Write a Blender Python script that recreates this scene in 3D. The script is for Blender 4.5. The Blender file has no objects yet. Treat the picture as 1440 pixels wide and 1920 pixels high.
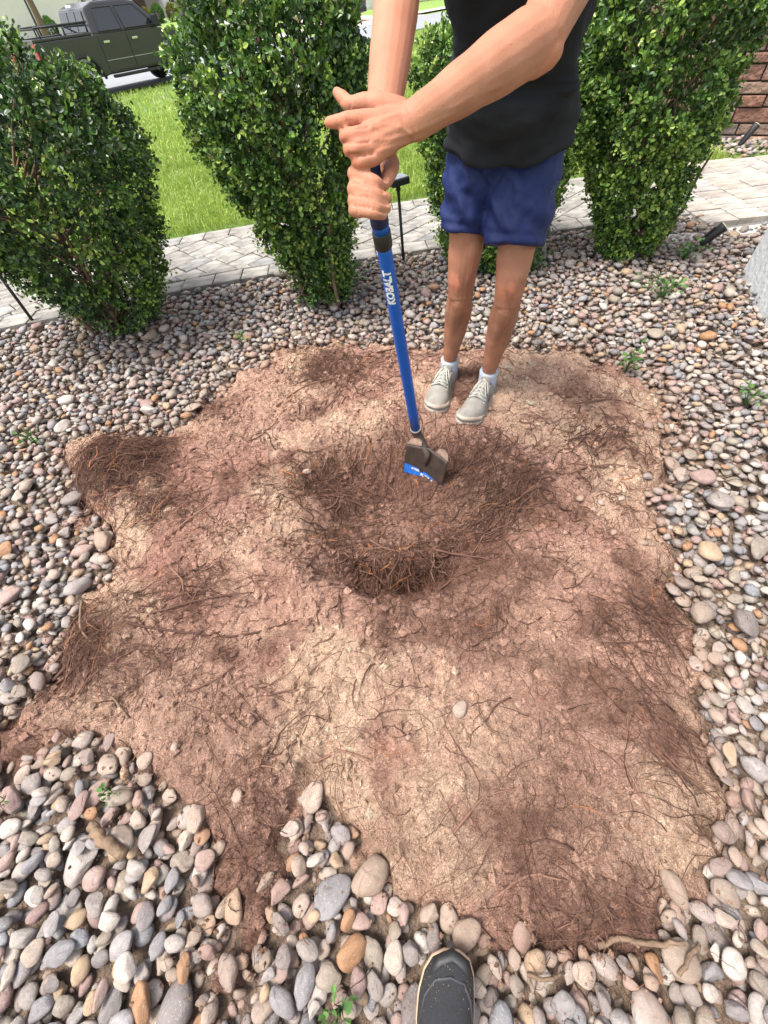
import bpy, bmesh, math, random
import numpy as np
from mathutils import Vector, Matrix
from mathutils.bvhtree import BVHTree
random.seed(7); rng = np.random.default_rng(7)
S = bpy.context.scene
COL = S.collection
# ------------------------------------------------------------------ camera
FPX, TH, RO, HC = 775.0, math.radians(52.2), math.radians(6.5), 1.2
ct, st, cr, sr = math.cos(TH), math.sin(TH), math.cos(RO), math.sin(RO)
e1 = Vector((1, 0, 0)); e2 = Vector((0, st, ct)); fw = Vector((0, ct, -st))
cx_, cy_, cz_ = e1*cr - e2*sr, e1*sr + e2*cr, -fw
cam_d = bpy.data.cameras.new('camera'); cam = bpy.data.objects.new('camera', cam_d); COL.objects.link(cam)
M4 = Matrix.Identity(4)
for i, v in enumerate((cx_, cy_, cz_)):
    for j in range(3): M4[j][i] = v[j]
M4[2][3] = HC
cam.matrix_world = M4
cam_d.sensor_fit = 'VERTICAL'; cam_d.sensor_height = 36; cam_d.lens = 36*FPX/1920
cam_d.clip_start = 0.02; cam_d.clip_end = 3000
S.camera = cam
# ------------------------------------------------------------------ sky, sun, exposure
SUN_EL, SUN_AZ = math.radians(67), math.radians(-104)      # azimuth from +Y towards +X
W = bpy.data.worlds.new('World'); S.world = W; W.use_nodes = True
nt = W.node_tree; bg = nt.nodes['Background']
sky = nt.nodes.new('ShaderNodeTexSky'); sky.sky_type = 'NISHITA'; sky.sun_disc = False
sky.sun_elevation = SUN_EL; sky.sun_rotation = SUN_AZ
sky.dust_density = 3.0; sky.air_density = 1.0
hs = nt.nodes.new('ShaderNodeHueSaturation'); hs.inputs['Saturation'].default_value = 0.35
nt.links.new(sky.outputs[0], hs.inputs['Color']); nt.links.new(hs.outputs[0], bg.inputs[0])
bg.inputs[1].default_value = 0.15
sl = bpy.data.lights.new('sun', 'SUN'); sl.energy = 2.3; sl.angle = math.radians(20); sl.color = (1, .95, .87)
so = bpy.data.objects.new('sun', sl); COL.objects.link(so)
sd_ = Vector((math.sin(SUN_AZ)*math.cos(SUN_EL), math.cos(SUN_AZ)*math.cos(SUN_EL), math.sin(SUN_EL)))
so.rotation_euler = sd_.to_track_quat('Z', 'Y').to_euler(); so.location = sd_*30
S.view_settings.view_transform = 'Standard'; S.view_settings.look = 'None'
S.view_settings.exposure = 1.3; S.view_settings.gamma = 1
S.cycles.max_bounces = 6; S.cycles.diffuse_bounces = 3; S.cycles.glossy_bounces = 2; S.cycles.transmission_bounces = 2
# ------------------------------------------------------------------ helpers
def ray(x, y):
    dx, dy = x-720, y-960
    R = dx*cr-dy*sr; U = -dx*sr-dy*cr
    return np.array([R, FPX*ct+U*st, -FPX*st+U*ct])/FPX
O3 = np.array([0, 0, HC])
def G(x, y, Z=0.0):
    d = ray(x, y); return O3+d*((Z-HC)/d[2])
def AY(x, y, Y):
    d = ray(x, y); return O3+d*(Y/d[1])
def CD(x, y, z): return O3+ray(x, y)*z

def tag(o, label=None, cat=None, group=None, kind=None):
    if label: o['label'] = label
    if cat: o['category'] = cat
    if group: o['group'] = group
    if kind: o['kind'] = kind
    return o
def link(name, me, mat=None, parent=None):
    o = bpy.data.objects.new(name, me); COL.objects.link(o)
    if mat is not None and len(me.materials) == 0: me.materials.append(mat)
    if parent is not None: o.parent = parent
    return o
def empty(name, loc=(0, 0, 0), rz=0.0, sc=1.0):
    o = bpy.data.objects.new(name, None); COL.objects.link(o)
    o.location = loc; o.rotation_euler = (0, 0, rz); o.scale = (sc,)*3; o.empty_display_size = .1
    return o
def np_mesh(name, V, F, smooth=True):
    """V (n,3), F (m,3 or 4) int array"""
    V = np.asarray(V, np.float32); F = np.asarray(F, np.int32); k = F.shape[1]
    me = bpy.data.meshes.new(name)
    me.vertices.add(len(V)); me.vertices.foreach_set('co', V.ravel())
    me.loops.add(F.size); me.loops.foreach_set('vertex_index', F.ravel())
    me.polygons.add(len(F)); me.polygons.foreach_set('loop_start', np.arange(0, F.size, k, dtype=np.int32))
    me.polygons.foreach_set('use_smooth', np.full(len(F), smooth, bool))
    me.update(calc_edges=True); me.validate()
    return me
def attr(me, name, vals):
    a = me.attributes.new(name, 'FLOAT', 'POINT'); a.data.foreach_set('value', np.asarray(vals, np.float32))
def attrc(me, name, vals):
    a = me.attributes.new(name, 'FLOAT_COLOR', 'POINT')
    v = np.ones((len(vals), 4), np.float32); v[:, :3] = vals; a.data.foreach_set('color', v.ravel())
class MB:
    def __init__(s): s.bm = bmesh.new()
    def box(s, lo, hi, bev=0.0, mat=None):
        lo = Vector(lo); hi = Vector(hi); c = (lo+hi)/2; d = hi-lo
        r = bmesh.ops.create_cube(s.bm, size=1, matrix=Matrix.Translation(c) @ Matrix.Diagonal((d.x, d.y, d.z, 1)))
        if bev > 0:
            es = list({e for v in r['verts'] for e in v.link_edges})
            r2 = bmesh.ops.bevel(s.bm, geom=es, offset=bev, segments=2, affect='EDGES', profile=.6)
        return s
    def prism(s, poly, axis, a, b):
        """poly list of 2D, extruded along axis 'x','y','z' from a to b"""
        def P(p, t):
            return {'x': (t, p[0], p[1]), 'y': (p[0], t, p[1]), 'z': (p[0], p[1], t)}[axis]
        v0 = [s.bm.verts.new(P(p, a)) for p in poly]; v1 = [s.bm.verts.new(P(p, b)) for p in poly]
        n = len(poly)
        for i in range(n): s.bm.faces.new((v0[i], v0[(i+1) % n], v1[(i+1) % n], v1[i]))
        s.bm.faces.new(v0[::-1]); s.bm.faces.new(v1)
        return s
    def tube(s, pts, rad, sides=8, cap=True):
        V, F, C = tube_np(pts, rad, sides)
        vs = [s.bm.verts.new(v) for v in V]
        for f in F: s.bm.faces.new([vs[i] for i in f])
        if cap:
            s.bm.faces.new([vs[i] for i in range(sides)][::-1]); n = len(vs); s.bm.faces.new([vs[i] for i in range(n-sides, n)])
        return s
    def quad(s, a, b, c, d):
        s.bm.faces.new([s.bm.verts.new(p) for p in (a, b, c, d)]); return s
    def ball(s, c, r, u=12, v=8):
        if np.isscalar(r): r = (r, r, r)
        bmesh.ops.create_uvsphere(s.bm, u_segments=u, v_segments=v, radius=1, matrix=Matrix.Translation(Vector(c)) @ Matrix.Diagonal((*r, 1))); return s
    def build(s, name, mat, parent=None, smooth=False, bevel=0):
        bmesh.ops.recalc_face_normals(s.bm, faces=s.bm.faces)
        me = bpy.data.meshes.new(name); s.bm.to_mesh(me); s.bm.free()
        if smooth: me.polygons.foreach_set('use_smooth', np.ones(len(me.polygons), bool))
        o = link(name, me, mat, parent)
        if bevel:
            m = o.modifiers.new('b', 'BEVEL'); m.width = bevel; m.segments = 2; m.limit_method = 'ANGLE'
        return o
def tube_np(pts, rad, sides=8):
    P = np.asarray([tuple(p) for p in pts], float); n = len(P)
    R = np.full(n, rad) if np.isscalar(rad) else np.asarray(rad, float)
    T = np.gradient(P, axis=0); T /= np.linalg.norm(T, axis=1)[:, None]+1e-9
    ref = np.array([0, 0, 1.]) if abs(T[0, 2]) < .9 else np.array([0, 1., 0])
    V = []; u = np.cross(T[0], ref); u /= np.linalg.norm(u)
    a = np.arange(sides)*2*np.pi/sides
    for i in range(n):
        u = u-T[i]*np.dot(u, T[i]); u /= np.linalg.norm(u)+1e-9; w = np.cross(T[i], u)
        V.append(P[i]+R[i]*(np.cos(a)[:, None]*u+np.sin(a)[:, None]*w))
    F = [(i*sides+j, i*sides+(j+1) % sides, (i+1)*sides+(j+1) % sides, (i+1)*sides+j) for i in range(n-1) for j in range(sides)]
    return np.concatenate(V), F, T
def smoothstep(a, b, x):
    t = np.clip((x-a)/(b-a), 0, 1); return t*t*(3-2*t)
_perm = rng.random((256, 256))
def vnoise(x, y):
    x = np.asarray(x, float); y = np.asarray(y, float)
    xi = np.floor(x).astype(int); yi = np.floor(y).astype(int); fx = x-xi; fy = y-yi
    fx = fx*fx*(3-2*fx); fy = fy*fy*(3-2*fy)
    h = lambda a, b: _perm[a & 255, b & 255]
    return (h(xi, yi)*(1-fx)+h(xi+1, yi)*fx)*(1-fy)+(h(xi, yi+1)*(1-fx)+h(xi+1, yi+1)*fx)*fy
def fbm(x, y, o=4, g=.5):
    s = 0; a = 1; t = 0
    for i in range(o):
        s = s+a*vnoise(x*2**i+17.3*i, y*2**i+9.1*i); t += a; a *= g
    return s/t
# ------------------------------------------------------------------ materials
def ramp(n, stops, interp='LINEAR'):
    r = n.nodes.new('ShaderNodeValToRGB'); cr_ = r.color_ramp; cr_.interpolation = interp
    while len(cr_.elements) < len(stops): cr_.elements.new(.5)
    for e, (p, c) in zip(cr_.elements, stops): e.position = p; e.color = (*c, 1)
    return r
def mat(name, col=(.5, .5, .5), rough=.6, metal=0, noise=None, bump=None, spec=.5, **kw):
    """noise=(scale, colour2, contrast) ; bump=(scale, strength, dist)"""
    m = bpy.data.materials.new(name); m.use_nodes = True
    n = m.node_tree; L = n.links; b = n.nodes['Principled BSDF']
    b.inputs['Base Color'].default_value = (*col, 1); b.inputs['Roughness'].default_value = rough
    b.inputs['Metallic'].default_value = metal; b.inputs['Specular IOR Level'].default_value = spec
    for k, v in kw.items(): b.inputs[k.replace('_', ' ')].default_value = v
    tc = n.nodes.new('ShaderNodeTexCoord')
    if noise:
        t = n.nodes.new('ShaderNodeTexNoise'); t.inputs['Scale'].default_value = noise[0]; t.inputs['Detail'].default_value = 6
        L.new(tc.outputs['Object'], t.inputs['Vector'])
        r = n.nodes.new('ShaderNodeValToRGB'); c = noise[2]/2
        r.color_ramp.elements[0].position = .5-c; r.color_ramp.elements[1].position = .5+c
        r.color_ramp.elements[0].color = (*col, 1); r.color_ramp.elements[1].color = (*noise[1], 1)
        L.new(t.outputs[0], r.inputs[0]); L.new(r.outputs[0], b.inputs['Base Color'])
    if bump:
        t = n.nodes.new('ShaderNodeTexNoise'); t.inputs['Scale'].default_value = bump[0]; t.inputs['Detail'].default_value = 5
        L.new(tc.outputs['Object'], t.inputs['Vector'])
        bp = n.nodes.new('ShaderNodeBump'); bp.inputs['Strength'].default_value = bump[1]; bp.inputs['Distance'].default_value = bump[2]
        L.new(t.outputs[0], bp.inputs['Height']); L.new(bp.outputs[0], b.inputs['Normal'])
    return m
STONES = [(0.0, (0.251, 0.231, 0.224)), (0.09, (0.328, 0.273, 0.233)), (0.17, (0.179, 0.172, 0.181)), (0.25, (0.385, 0.331, 0.289)), (0.33, (0.207, 0.211, 0.232)), (0.41, (0.318, 0.226, 0.208)), (0.49, (0.261, 0.226, 0.188)), (0.56, (0.424, 0.384, 0.359)), (0.63, (0.232, 0.206, 0.177)), (0.7, (0.266, 0.182, 0.173)), (0.77, (0.338, 0.312, 0.299)), (0.84, (0.357, 0.26, 0.173)), (0.89, (0.145, 0.134, 0.137)), (0.925, (0.31, 0.164, 0.08)), (0.95, (0.289, 0.278, 0.289)), (0.985, (0.521, 0.48, 0.457))]
def stone_mat(name, use_attr):
    m = bpy.data.materials.new(name); m.use_nodes = True; n = m.node_tree; L = n.links; b = n.nodes['Principled BSDF']
    tc = n.nodes.new('ShaderNodeTexCoord')
    if use_attr:
        a = n.nodes.new('ShaderNodeAttribute'); a.attribute_name = 'rnd'; src = a.outputs['Fac']; vec = tc.outputs['Object']
    else:
        a = n.nodes.new('ShaderNodeObjectInfo'); src = a.outputs['Random']
        va = n.nodes.new('ShaderNodeVectorMath'); va.operation = 'MULTIPLY_ADD'; va.inputs[1].default_value = (.03,)*3
        L.new(tc.outputs['Object'], va.inputs[0]); L.new(a.outputs['Random'], va.inputs[2]); vec = va.outputs[0]
    r = ramp(n, STONES, 'CONSTANT'); L.new(src, r.inputs[0])
    # mottling and specks
    t1 = n.nodes.new('ShaderNodeTexNoise'); t1.inputs['Scale'].default_value = 60; t1.inputs['Detail'].default_value = 8; t1.inputs['Roughness'].default_value = .72; t1.inputs['Distortion'].default_value = .6
    t2 = n.nodes.new('ShaderNodeTexNoise'); t2.inputs['Scale'].default_value = 420; t2.inputs['Detail'].default_value = 3
    L.new(vec, t1.inputs['Vector']); L.new(vec, t2.inputs['Vector'])
    r1 = ramp(n, [(.28, (.45, .43, .41)), (.42, (.82, .80, .77)), (.55, (.98, .96, .93)), (.68, (1.18, 1.15, 1.10)), (.8, (1.36, 1.32, 1.26))]); L.new(t1.outputs[0], r1.inputs[0])
    mx = n.nodes.new('ShaderNodeMix'); mx.data_type = 'RGBA'; mx.blend_type = 'MULTIPLY'; mx.inputs[0].default_value = 1
    L.new(r.outputs[0], mx.inputs[6]); L.new(r1.outputs[0], mx.inputs[7])
    r2 = ramp(n, [(.6, (0, 0, 0)), (.7, (1, 1, 1))]); L.new(t2.outputs[0], r2.inputs[0])
    mul = n.nodes.new('ShaderNodeMath'); mul.operation = 'MULTIPLY'; mul.inputs[1].default_value = .5; L.new(r2.outputs[0], mul.inputs[0])
    mx2 = n.nodes.new('ShaderNodeMix'); mx2.data_type = 'RGBA'; L.new(mul.outputs[0], mx2.inputs[0]); L.new(mx.outputs[2], mx2.inputs[6]); mx2.inputs[7].default_value = (.62, .58, .53, 1)
    # dusty film of soil in blotches
    t3 = n.nodes.new('ShaderNodeTexNoise'); t3.inputs['Scale'].default_value = 14; t3.inputs['Detail'].default_value = 4; L.new(tc.outputs['Object'], t3.inputs['Vector'])
    r3 = ramp(n, [(.46, (0, 0, 0)), (.72, (.6, .6, .6))]); L.new(t3.outputs[0], r3.inputs[0])
    da = n.nodes.new('ShaderNodeAttribute'); da.attribute_name = 'dust'; da.attribute_type = 'GEOMETRY' if use_attr else 'OBJECT'
    r4 = ramp(n, [(.30, (0, 0, 0)), (.55, (1, 1, 1))]); L.new(t3.outputs[0], r4.inputs[0])
    ad = n.nodes.new('ShaderNodeMath'); ad.operation = 'MULTIPLY_ADD'; ad.use_clamp = True; L.new(da.outputs['Fac'], ad.inputs[0]); L.new(r4.outputs[0], ad.inputs[1]); L.new(r3.outputs[0], ad.inputs[2])
    mx3 = n.nodes.new('ShaderNodeMix'); mx3.data_type = 'RGBA'; L.new(ad.outputs[0], mx3.inputs[0]); L.new(mx2.outputs[2], mx3.inputs[6]); mx3.inputs[7].default_value = (.27, .172, .125, 1)
    L.new(mx3.outputs[2], b.inputs['Base Color'])
    bp = n.nodes.new('ShaderNodeBump'); bp.inputs['Strength'].default_value = .9; bp.inputs['Distance'].default_value = .004
    L.new(t1.outputs[0], bp.inputs['Height']); L.new(bp.outputs[0], b.inputs['Normal'])
    b.inputs['Roughness'].default_value = .62; b.inputs['Specular IOR Level'].default_value = .35
    return m
def leaf_mat(name, stops, trans=.25, rough=.35, spec=.5):
    m = bpy.data.materials.new(name); m.use_nodes = True; n = m.node_tree; L = n.links; b = n.nodes['Principled BSDF']
    a = n.nodes.new('ShaderNodeAttribute'); a.attribute_name = 'rnd'
    r = ramp(n, stops); L.new(a.outputs['Fac'], r.inputs[0]); L.new(r.outputs[0], b.inputs['Base Color'])
    b.inputs['Roughness'].default_value = rough; b.inputs['Specular IOR Level'].default_value = spec
    tr = n.nodes.new('ShaderNodeBsdfTranslucent'); L.new(r.outputs[0], tr.inputs[0])
    mx = n.nodes.new('ShaderNodeMixShader'); mx.inputs[0].default_value = trans
    L.new(b.outputs[0], mx.inputs[1]); L.new(tr.outputs[0], mx.inputs[2]); L.new(mx.outputs[0], n.nodes['Material Output'].inputs[0])
    return m
M = {}
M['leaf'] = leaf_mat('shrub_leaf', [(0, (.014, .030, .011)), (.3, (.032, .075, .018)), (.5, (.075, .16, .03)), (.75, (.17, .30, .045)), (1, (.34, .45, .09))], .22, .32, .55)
M['leaf_dry'] = leaf_mat('shrub_leaf_dry', [(0, (.02, .03, .012)), (.5, (.05, .085, .025)), (.8, (.13, .14, .05)), (1, (.28, .22, .10))], .2, .5, .35)
M['grass'] = leaf_mat('lawn_grass', [(0, (.19, .28, .05)), (.5, (.36, .475, .09)), (.85, (.49, .60, .16)), (1, (.64, .60, .32))], .35, .55, .3)
M['weed'] = leaf_mat('weed_leaf', [(0, (.05, .12, .03)), (1, (.14, .26, .07))], .25, .5, .3)
M['bark'] = mat('bark', (.10, .06, .038), .85, noise=(30, (.24, .16, .10), .5), bump=(60, .8, .01))
M['stone'] = stone_mat('pebble_stone', False); M['stone_mass'] = stone_mat('pebble_stone_mass', True)
M['bed'] = mat('bed_earth', (.075, .052, .038), .95, noise=(60, (.24, .165, .115), .5), bump=(120, 1, .02))
M['skin'] = mat('skin', (.42, .195, .120), .6, noise=(18, (.325, .132, .080), .6), bump=(260, .3, .002), spec=.28, Subsurface_Weight=.12, Subsurface_Scale=.01)
def dirty_skin(m):
    n = m.node_tree; L = n.links; b = n.nodes['Principled BSDF']; src = b.inputs['Base Color'].links[0].from_socket
    g = n.nodes.new('ShaderNodeNewGeometry'); sp = n.nodes.new('ShaderNodeSeparateXYZ'); L.new(g.outputs['Position'], sp.inputs[0])
    mr = n.nodes.new('ShaderNodeMapRange'); mr.inputs['From Min'].default_value = .75; mr.inputs['From Max'].default_value = .5; L.new(sp.outputs['Z'], mr.inputs['Value'])
    t = n.nodes.new('ShaderNodeTexNoise'); t.inputs['Scale'].default_value = 17; t.inputs['Detail'].default_value = 6; L.new(g.outputs['Position'], t.inputs['Vector'])
    r = ramp(n, [(.35, (.30,)*3), (.68, (.85,)*3)]); L.new(t.outputs[0], r.inputs[0])
    mu = n.nodes.new('ShaderNodeMath'); mu.operation = 'MULTIPLY'; L.new(mr.outputs[0], mu.inputs[0]); L.new(r.outputs[0], mu.inputs[1])
    mx = n.nodes.new('ShaderNodeMix'); mx.data_type = 'RGBA'; L.new(mu.outputs[0], mx.inputs[0]); L.new(src, mx.inputs[6]); mx.inputs[7].default_value = (.27, .125, .075, 1); L.new(mx.outputs[2], b.inputs['Base Color'])
dirty_skin(M['skin'])
def flush_skin(m):
    n = m.node_tree; L = n.links; b = n.nodes['Principled BSDF']; src = b.inputs['Base Color'].links[0].from_socket
    a = n.nodes.new('ShaderNodeAttribute'); a.attribute_name = 'rnd'; mu = n.nodes.new('ShaderNodeMath'); mu.operation = 'MULTIPLY'; mu.inputs[1].default_value = .6; L.new(a.outputs['Fac'], mu.inputs[0])
    mx = n.nodes.new('ShaderNodeMix'); mx.data_type = 'RGBA'; L.new(mu.outputs[0], mx.inputs[0]); L.new(src, mx.inputs[6]); mx.inputs[7].default_value = (.50, .16, .095, 1); L.new(mx.outputs[2], b.inputs['Base Color'])
flush_skin(M['skin'])
def knee_dirt(m):
    n = m.node_tree; L = n.links; b = n.nodes['Principled BSDF']; src = b.inputs['Base Color'].links[0].from_socket
    a = n.nodes.new('ShaderNodeAttribute'); a.attribute_name = 'dirt'; mu = n.nodes.new('ShaderNodeMath'); mu.operation = 'MULTIPLY'; mu.inputs[1].default_value = .75; L.new(a.outputs['Fac'], mu.inputs[0])
    mx = n.nodes.new('ShaderNodeMix'); mx.data_type = 'RGBA'; L.new(mu.outputs[0], mx.inputs[0]); L.new(src, mx.inputs[6]); mx.inputs[7].default_value = (.13, .065, .042, 1); L.new(mx.outputs[2], b.inputs['Base Color'])
knee_dirt(M['skin'])
M['shirt'] = mat('black_cotton', (.0095, .010, .013), .92, noise=(9, (.022, .0225, .027), .5), bump=(700, .2, .001), spec=.2)
M['shorts'] = mat('navy_jersey', (.0065, .014, .07), .65, noise=(9, (.009, .019, .09), .6), bump=(900, .2, .001), spec=.3)
M['shorts_logo'] = mat('logo_grey', (.10, .12, .17), .6)
M['hair'] = mat('hair', (.03, .018, .01), .6, bump=(200, .8, .01))
M['eye'] = mat('eye', (.7, .7, .68), .2)
M['iris'] = mat('iris', (.06, .035, .02), .2)
M['lip'] = mat('lip', (.42, .16, .13), .5)
M['shoe'] = mat('worn_grey_mesh', (.27, .26, .235), .88, noise=(26, (.16, .135, .11), .55), bump=(700, .4, .002))
M['shoe_sole'] = mat('dirty_white_foam', (.36, .32, .27), .8, noise=(18, (.22, .165, .125), .55), bump=(120, .3, .003))
M['lace'] = mat('grey_lace', (.40, .385, .345), .8, bump=(900, .4, .001))
M['sock'] = mat('pale_blue_sock', (.40, .44, .51), .9, noise=(60, (.29, .33, .39), .4), bump=(500, .5, .002))
M['black_mark'] = mat('black_mark', (.012, .012, .013), .5)
M['knit'] = mat('black_knit', (.009, .009, .011), .9, noise=(500, (.026, .026, .03), .5), bump=(800, .8, .002))
M['rubber'] = mat('black_rubber', (.014, .014, .015), .55, bump=(80, .2, .002))
M['cream_sole'] = mat('cream_sole', (.58, .42, .30), .7, noise=(30, (.40, .26, .17), .6))
M['grey_rubber'] = mat('grey_rubber', (.024, .024, .028), .6)
M['blue'] = mat('blue_fibreglass', (.005, .085, .42), .42, noise=(30, (.008, .10, .46), .5), spec=.35)
M['grip'] = mat('navy_grip', (.008, .022, .11), .6, bump=(300, .2, .002))
M['collar'] = mat('black_collar', (.012, .012, .013), .5)
M['white_ink'] = mat('white_ink', (.82, .84, .86), .6)
M['silver'] = mat('silver_ring', (.7, .7, .7), .35, 1)
M['steel'] = mat('soiled_steel', (.042, .034, .030), .55, .4, noise=(26, (.10, .07, .055), .5), bump=(80, .3, .003))
M['dust'] = mat('dusty_steel', (.26, .17, .125), .9, noise=(90, (.13, .08, .06), .5))
M['sticker'] = mat('blue_sticker', (.015, .12, .55), .4, noise=(60, (.03, .2, .65), .4))
M['orange'] = mat('orange_ink', (.65, .24, .03), .5)
M['asphalt'] = mat('asphalt', (.20, .21, .225), .85, noise=(6, (.25, .26, .275), .5), bump=(60, .4, .01))
M['concrete'] = mat('concrete', (.50, .47, .43), .85, noise=(5, (.40, .375, .34), .6), bump=(80, .3, .005))
M['drive'] = mat('pink_paving', (.52, .40, .35), .85, noise=(4, (.42, .32, .28), .6))
M['lawn'] = mat('lawn_base', (.10, .17, .03), .9, noise=(25, (.14, .22, .045), .5), bump=(50, .8, .04))
M['far_lawn'] = mat('far_lawn', (.15, .25, .04), .9, noise=(9, (.22, .32, .07), .5), bump=(30, .8, .05))
M['edge_soil'] = mat('edge_soil', (.07, .05, .03), .95, bump=(60, .9, .02))
M['paver'] = None
M['stucco'] = mat('white_stucco', (.54, .56, .58), .85, noise=(12, (.48, .505, .53), .5), bump=(30, .6, .012))
M['sand'] = mat('joint_sand', (.16, .15, .14), .95, bump=(200, .5, .004))
def rnd_mat(name, stops, sc=18, rough=.85, bumps=(60, .5, .006), speck=.25):
    m = bpy.data.materials.new(name); m.use_nodes = True; n = m.node_tree; L = n.links; b = n.nodes['Principled BSDF']
    oi = n.nodes.new('ShaderNodeObjectInfo'); r = ramp(n, stops); L.new(oi.outputs['Random'], r.inputs[0])
    tc = n.nodes.new('ShaderNodeTexCoord'); mp = n.nodes.new('ShaderNodeMapping'); mp.inputs['Scale'].default_value = (1, 2.6, 1)
    L.new(tc.outputs['Object'], mp.inputs[0])
    t = n.nodes.new('ShaderNodeTexNoise'); t.inputs['Scale'].default_value = sc; t.inputs['Detail'].default_value = 7; t.inputs['Roughness'].default_value = .65
    L.new(mp.outputs[0], t.inputs['Vector'])
    r1 = ramp(n, [(.3, (1-speck*1.6,)*3), (.5, (1, 1, 1)), (.7, (1+speck,)*3)]); L.new(t.outputs[0], r1.inputs[0])
    mx = n.nodes.new('ShaderNodeMix'); mx.data_type = 'RGBA'; mx.blend_type = 'MULTIPLY'; mx.inputs[0].default_value = 1
    L.new(r.outputs[0], mx.inputs[6]); L.new(r1.outputs[0], mx.inputs[7]); L.new(mx.outputs[2], b.inputs['Base Color'])
    t2 = n.nodes.new('ShaderNodeTexNoise'); t2.inputs['Scale'].default_value = bumps[0]; t2.inputs['Detail'].default_value = 6; L.new(tc.outputs['Object'], t2.inputs['Vector'])
    bp = n.nodes.new('ShaderNodeBump'); bp.inputs['Strength'].default_value = bumps[1]; bp.inputs['Distance'].default_value = bumps[2]
    L.new(t2.outputs[0], bp.inputs['Height']); L.new(bp.outputs[0], b.inputs['Normal'])
    b.inputs['Roughness'].default_value = rough; b.inputs['Specular IOR Level'].default_value = .3
    return m
M['paver'] = rnd_mat('pale_paver', [(0, (.20, .188, .172)), (.3, (.26, .24, .215)), (.6, (.295, .28, .255)), (.85, (.245, .225, .2)), (1, (.215, .21, .207))], 9, speck=.36)
M['paver_tan'] = rnd_mat('tan_paver', [(0, (.25, .225, .20)), (.3, (.36, .32, .27)), (.6, (.30, .275, .26)), (1, (.41, .365, .31))], 7, speck=.28)
M['veneer'] = rnd_mat('veneer_stone', [(0, (.17, .095, .075)), (.25, (.24, .12, .085)), (.5, (.15, .12, .11)), (.75, (.26, .17, .125)), (1, (.20, .10, .08))], 12, bumps=(22, 1, .03))
# ------------------------------------------------------------------ terrain, lawn, road
RD = np.array([math.cos(math.radians(44.3)), math.sin(math.radians(44.3))]); RN = np.array([-RD[1], RD[0]]); RP = np.array([-6.6, 21.2])
def road_s(x, y): return (x-RP[0])*RN[0]+(y-RP[1])*RN[1]
def road_pt(t, s): return RP+RD*t+RN*s
def terr(x, y):
    s = road_s(x, y)
    z = -.60*smoothstep(-15.5, -.2, s)
    t = (x-RP[0])*RD[0]+(y-RP[1])*RD[1]
    z = np.where(s > 6.2, -.60+.92*smoothstep(6.2, 20, s)*(.22+.78*smoothstep(27, 17, t)), z)
    return z
def grid_sheet(name, xs, ys, zf, m, keep=None):
    X, Y = np.meshgrid(xs, ys); Z = zf(X, Y); nx = len(xs); ny = len(ys)
    V = np.stack([X, Y, Z], -1).reshape(-1, 3)
    I = np.arange(nx*ny).reshape(ny, nx)
    F = np.stack([I[:-1, :-1], I[:-1, 1:], I[1:, 1:], I[1:, :-1]], -1).reshape(-1, 4)
    if keep is not None: F = F[keep(V[F].mean(1))]
    return link(name, np_mesh(name, V, F), m)
def road_sheet(name, t0, t1, s0, s1, m, dz=0.0, nt_=60, ns=6):
    t = np.linspace(t0, t1, nt_); s = np.linspace(s0, s1, ns); T, Sx = np.meshgrid(t, s)
    P = RP+T[..., None]*RD+Sx[..., None]*RN
    Z = terr(P[..., 0], P[..., 1])+dz
    V = np.concatenate([P, Z[..., None]], -1).reshape(-1, 3); I = np.arange(nt_*ns).reshape(ns, nt_)
    F = np.stack([I[:-1, :-1], I[:-1, 1:], I[1:, 1:], I[1:, :-1]], -1).reshape(-1, 4)
    o = link(name, np_mesh(name, V, F), m); tag(o, kind='structure'); return o
ys_ = np.concatenate([np.linspace(-40, -3, 12), np.linspace(-2, 60, 80), np.linspace(66, 500, 30)])
xs_ = np.concatenate([np.linspace(-420, -45, 24), np.linspace(-40, 60, 100), np.linspace(70, 420, 22)])
o = grid_sheet('ground', xs_, ys_, lambda x, y: terr(x, y)-.08-.42*(y < 4.6)*(y > -3)*(np.abs(x) < 8), M['far_lawn']); tag(o, kind='structure')
# walkway centre lines
WX = np.array([-6, -2.175, -1.242, -.472, .623, 1.68, 2.3, 3.2]); WN = np.array([2.05, 2.76, 2.99, 3.12, 3.22, 3.29, 3.31, 3.32])
WIDTH = 1.06
def near_edge(x): 
    x = np.asarray(x, float); return (np.interp(x-.25, WX, WN)+np.interp(x, WX, WN)*2+np.interp(x+.25, WX, WN))/4
# lawn sheet from behind the walkway to the road
lx = np.linspace(-16, 22, 130); lv = np.linspace(0, 1, 70)**1.5
LX, LV = np.meshgrid(lx, lv)
Y0 = near_edge(np.clip(LX, -6, 3.2))+WIDTH+.02
Yr = RP[1]+((LX-RP[0])*(-RN[0])-.06)/RN[1]
LY = Y0+(np.maximum(Yr, Y0+.1)-Y0)*LV
V = np.stack([LX, LY, terr(LX, LY)-.012+.012*fbm(LX*3, LY*3)], -1).reshape(-1, 3); I = np.arange(LX.size).reshape(LX.shape)
F = np.stack([I[:-1, :-1], I[:-1, 1:], I[1:, 1:], I[1:, :-1]], -1).reshape(-1, 4)
lawn = link('lawn', np_mesh('lawn', V, F), M['lawn']); tag(lawn, kind='structure')
road_sheet('road', -60, 90, 0, 6.2, M['asphalt'], .02, 80, 5)
road_sheet('pavement', -60, 90, 8.0, 9.4, M['concrete'], .012, 80, 5)
road_sheet('driveway', 18.0, 24.5, 6.2, 17.4, M['drive'], .03, 8, 14)
road_sheet('driveway', -14.5, -9.5, 6.2, 21, M['concrete'], .03, 8, 14)
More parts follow.
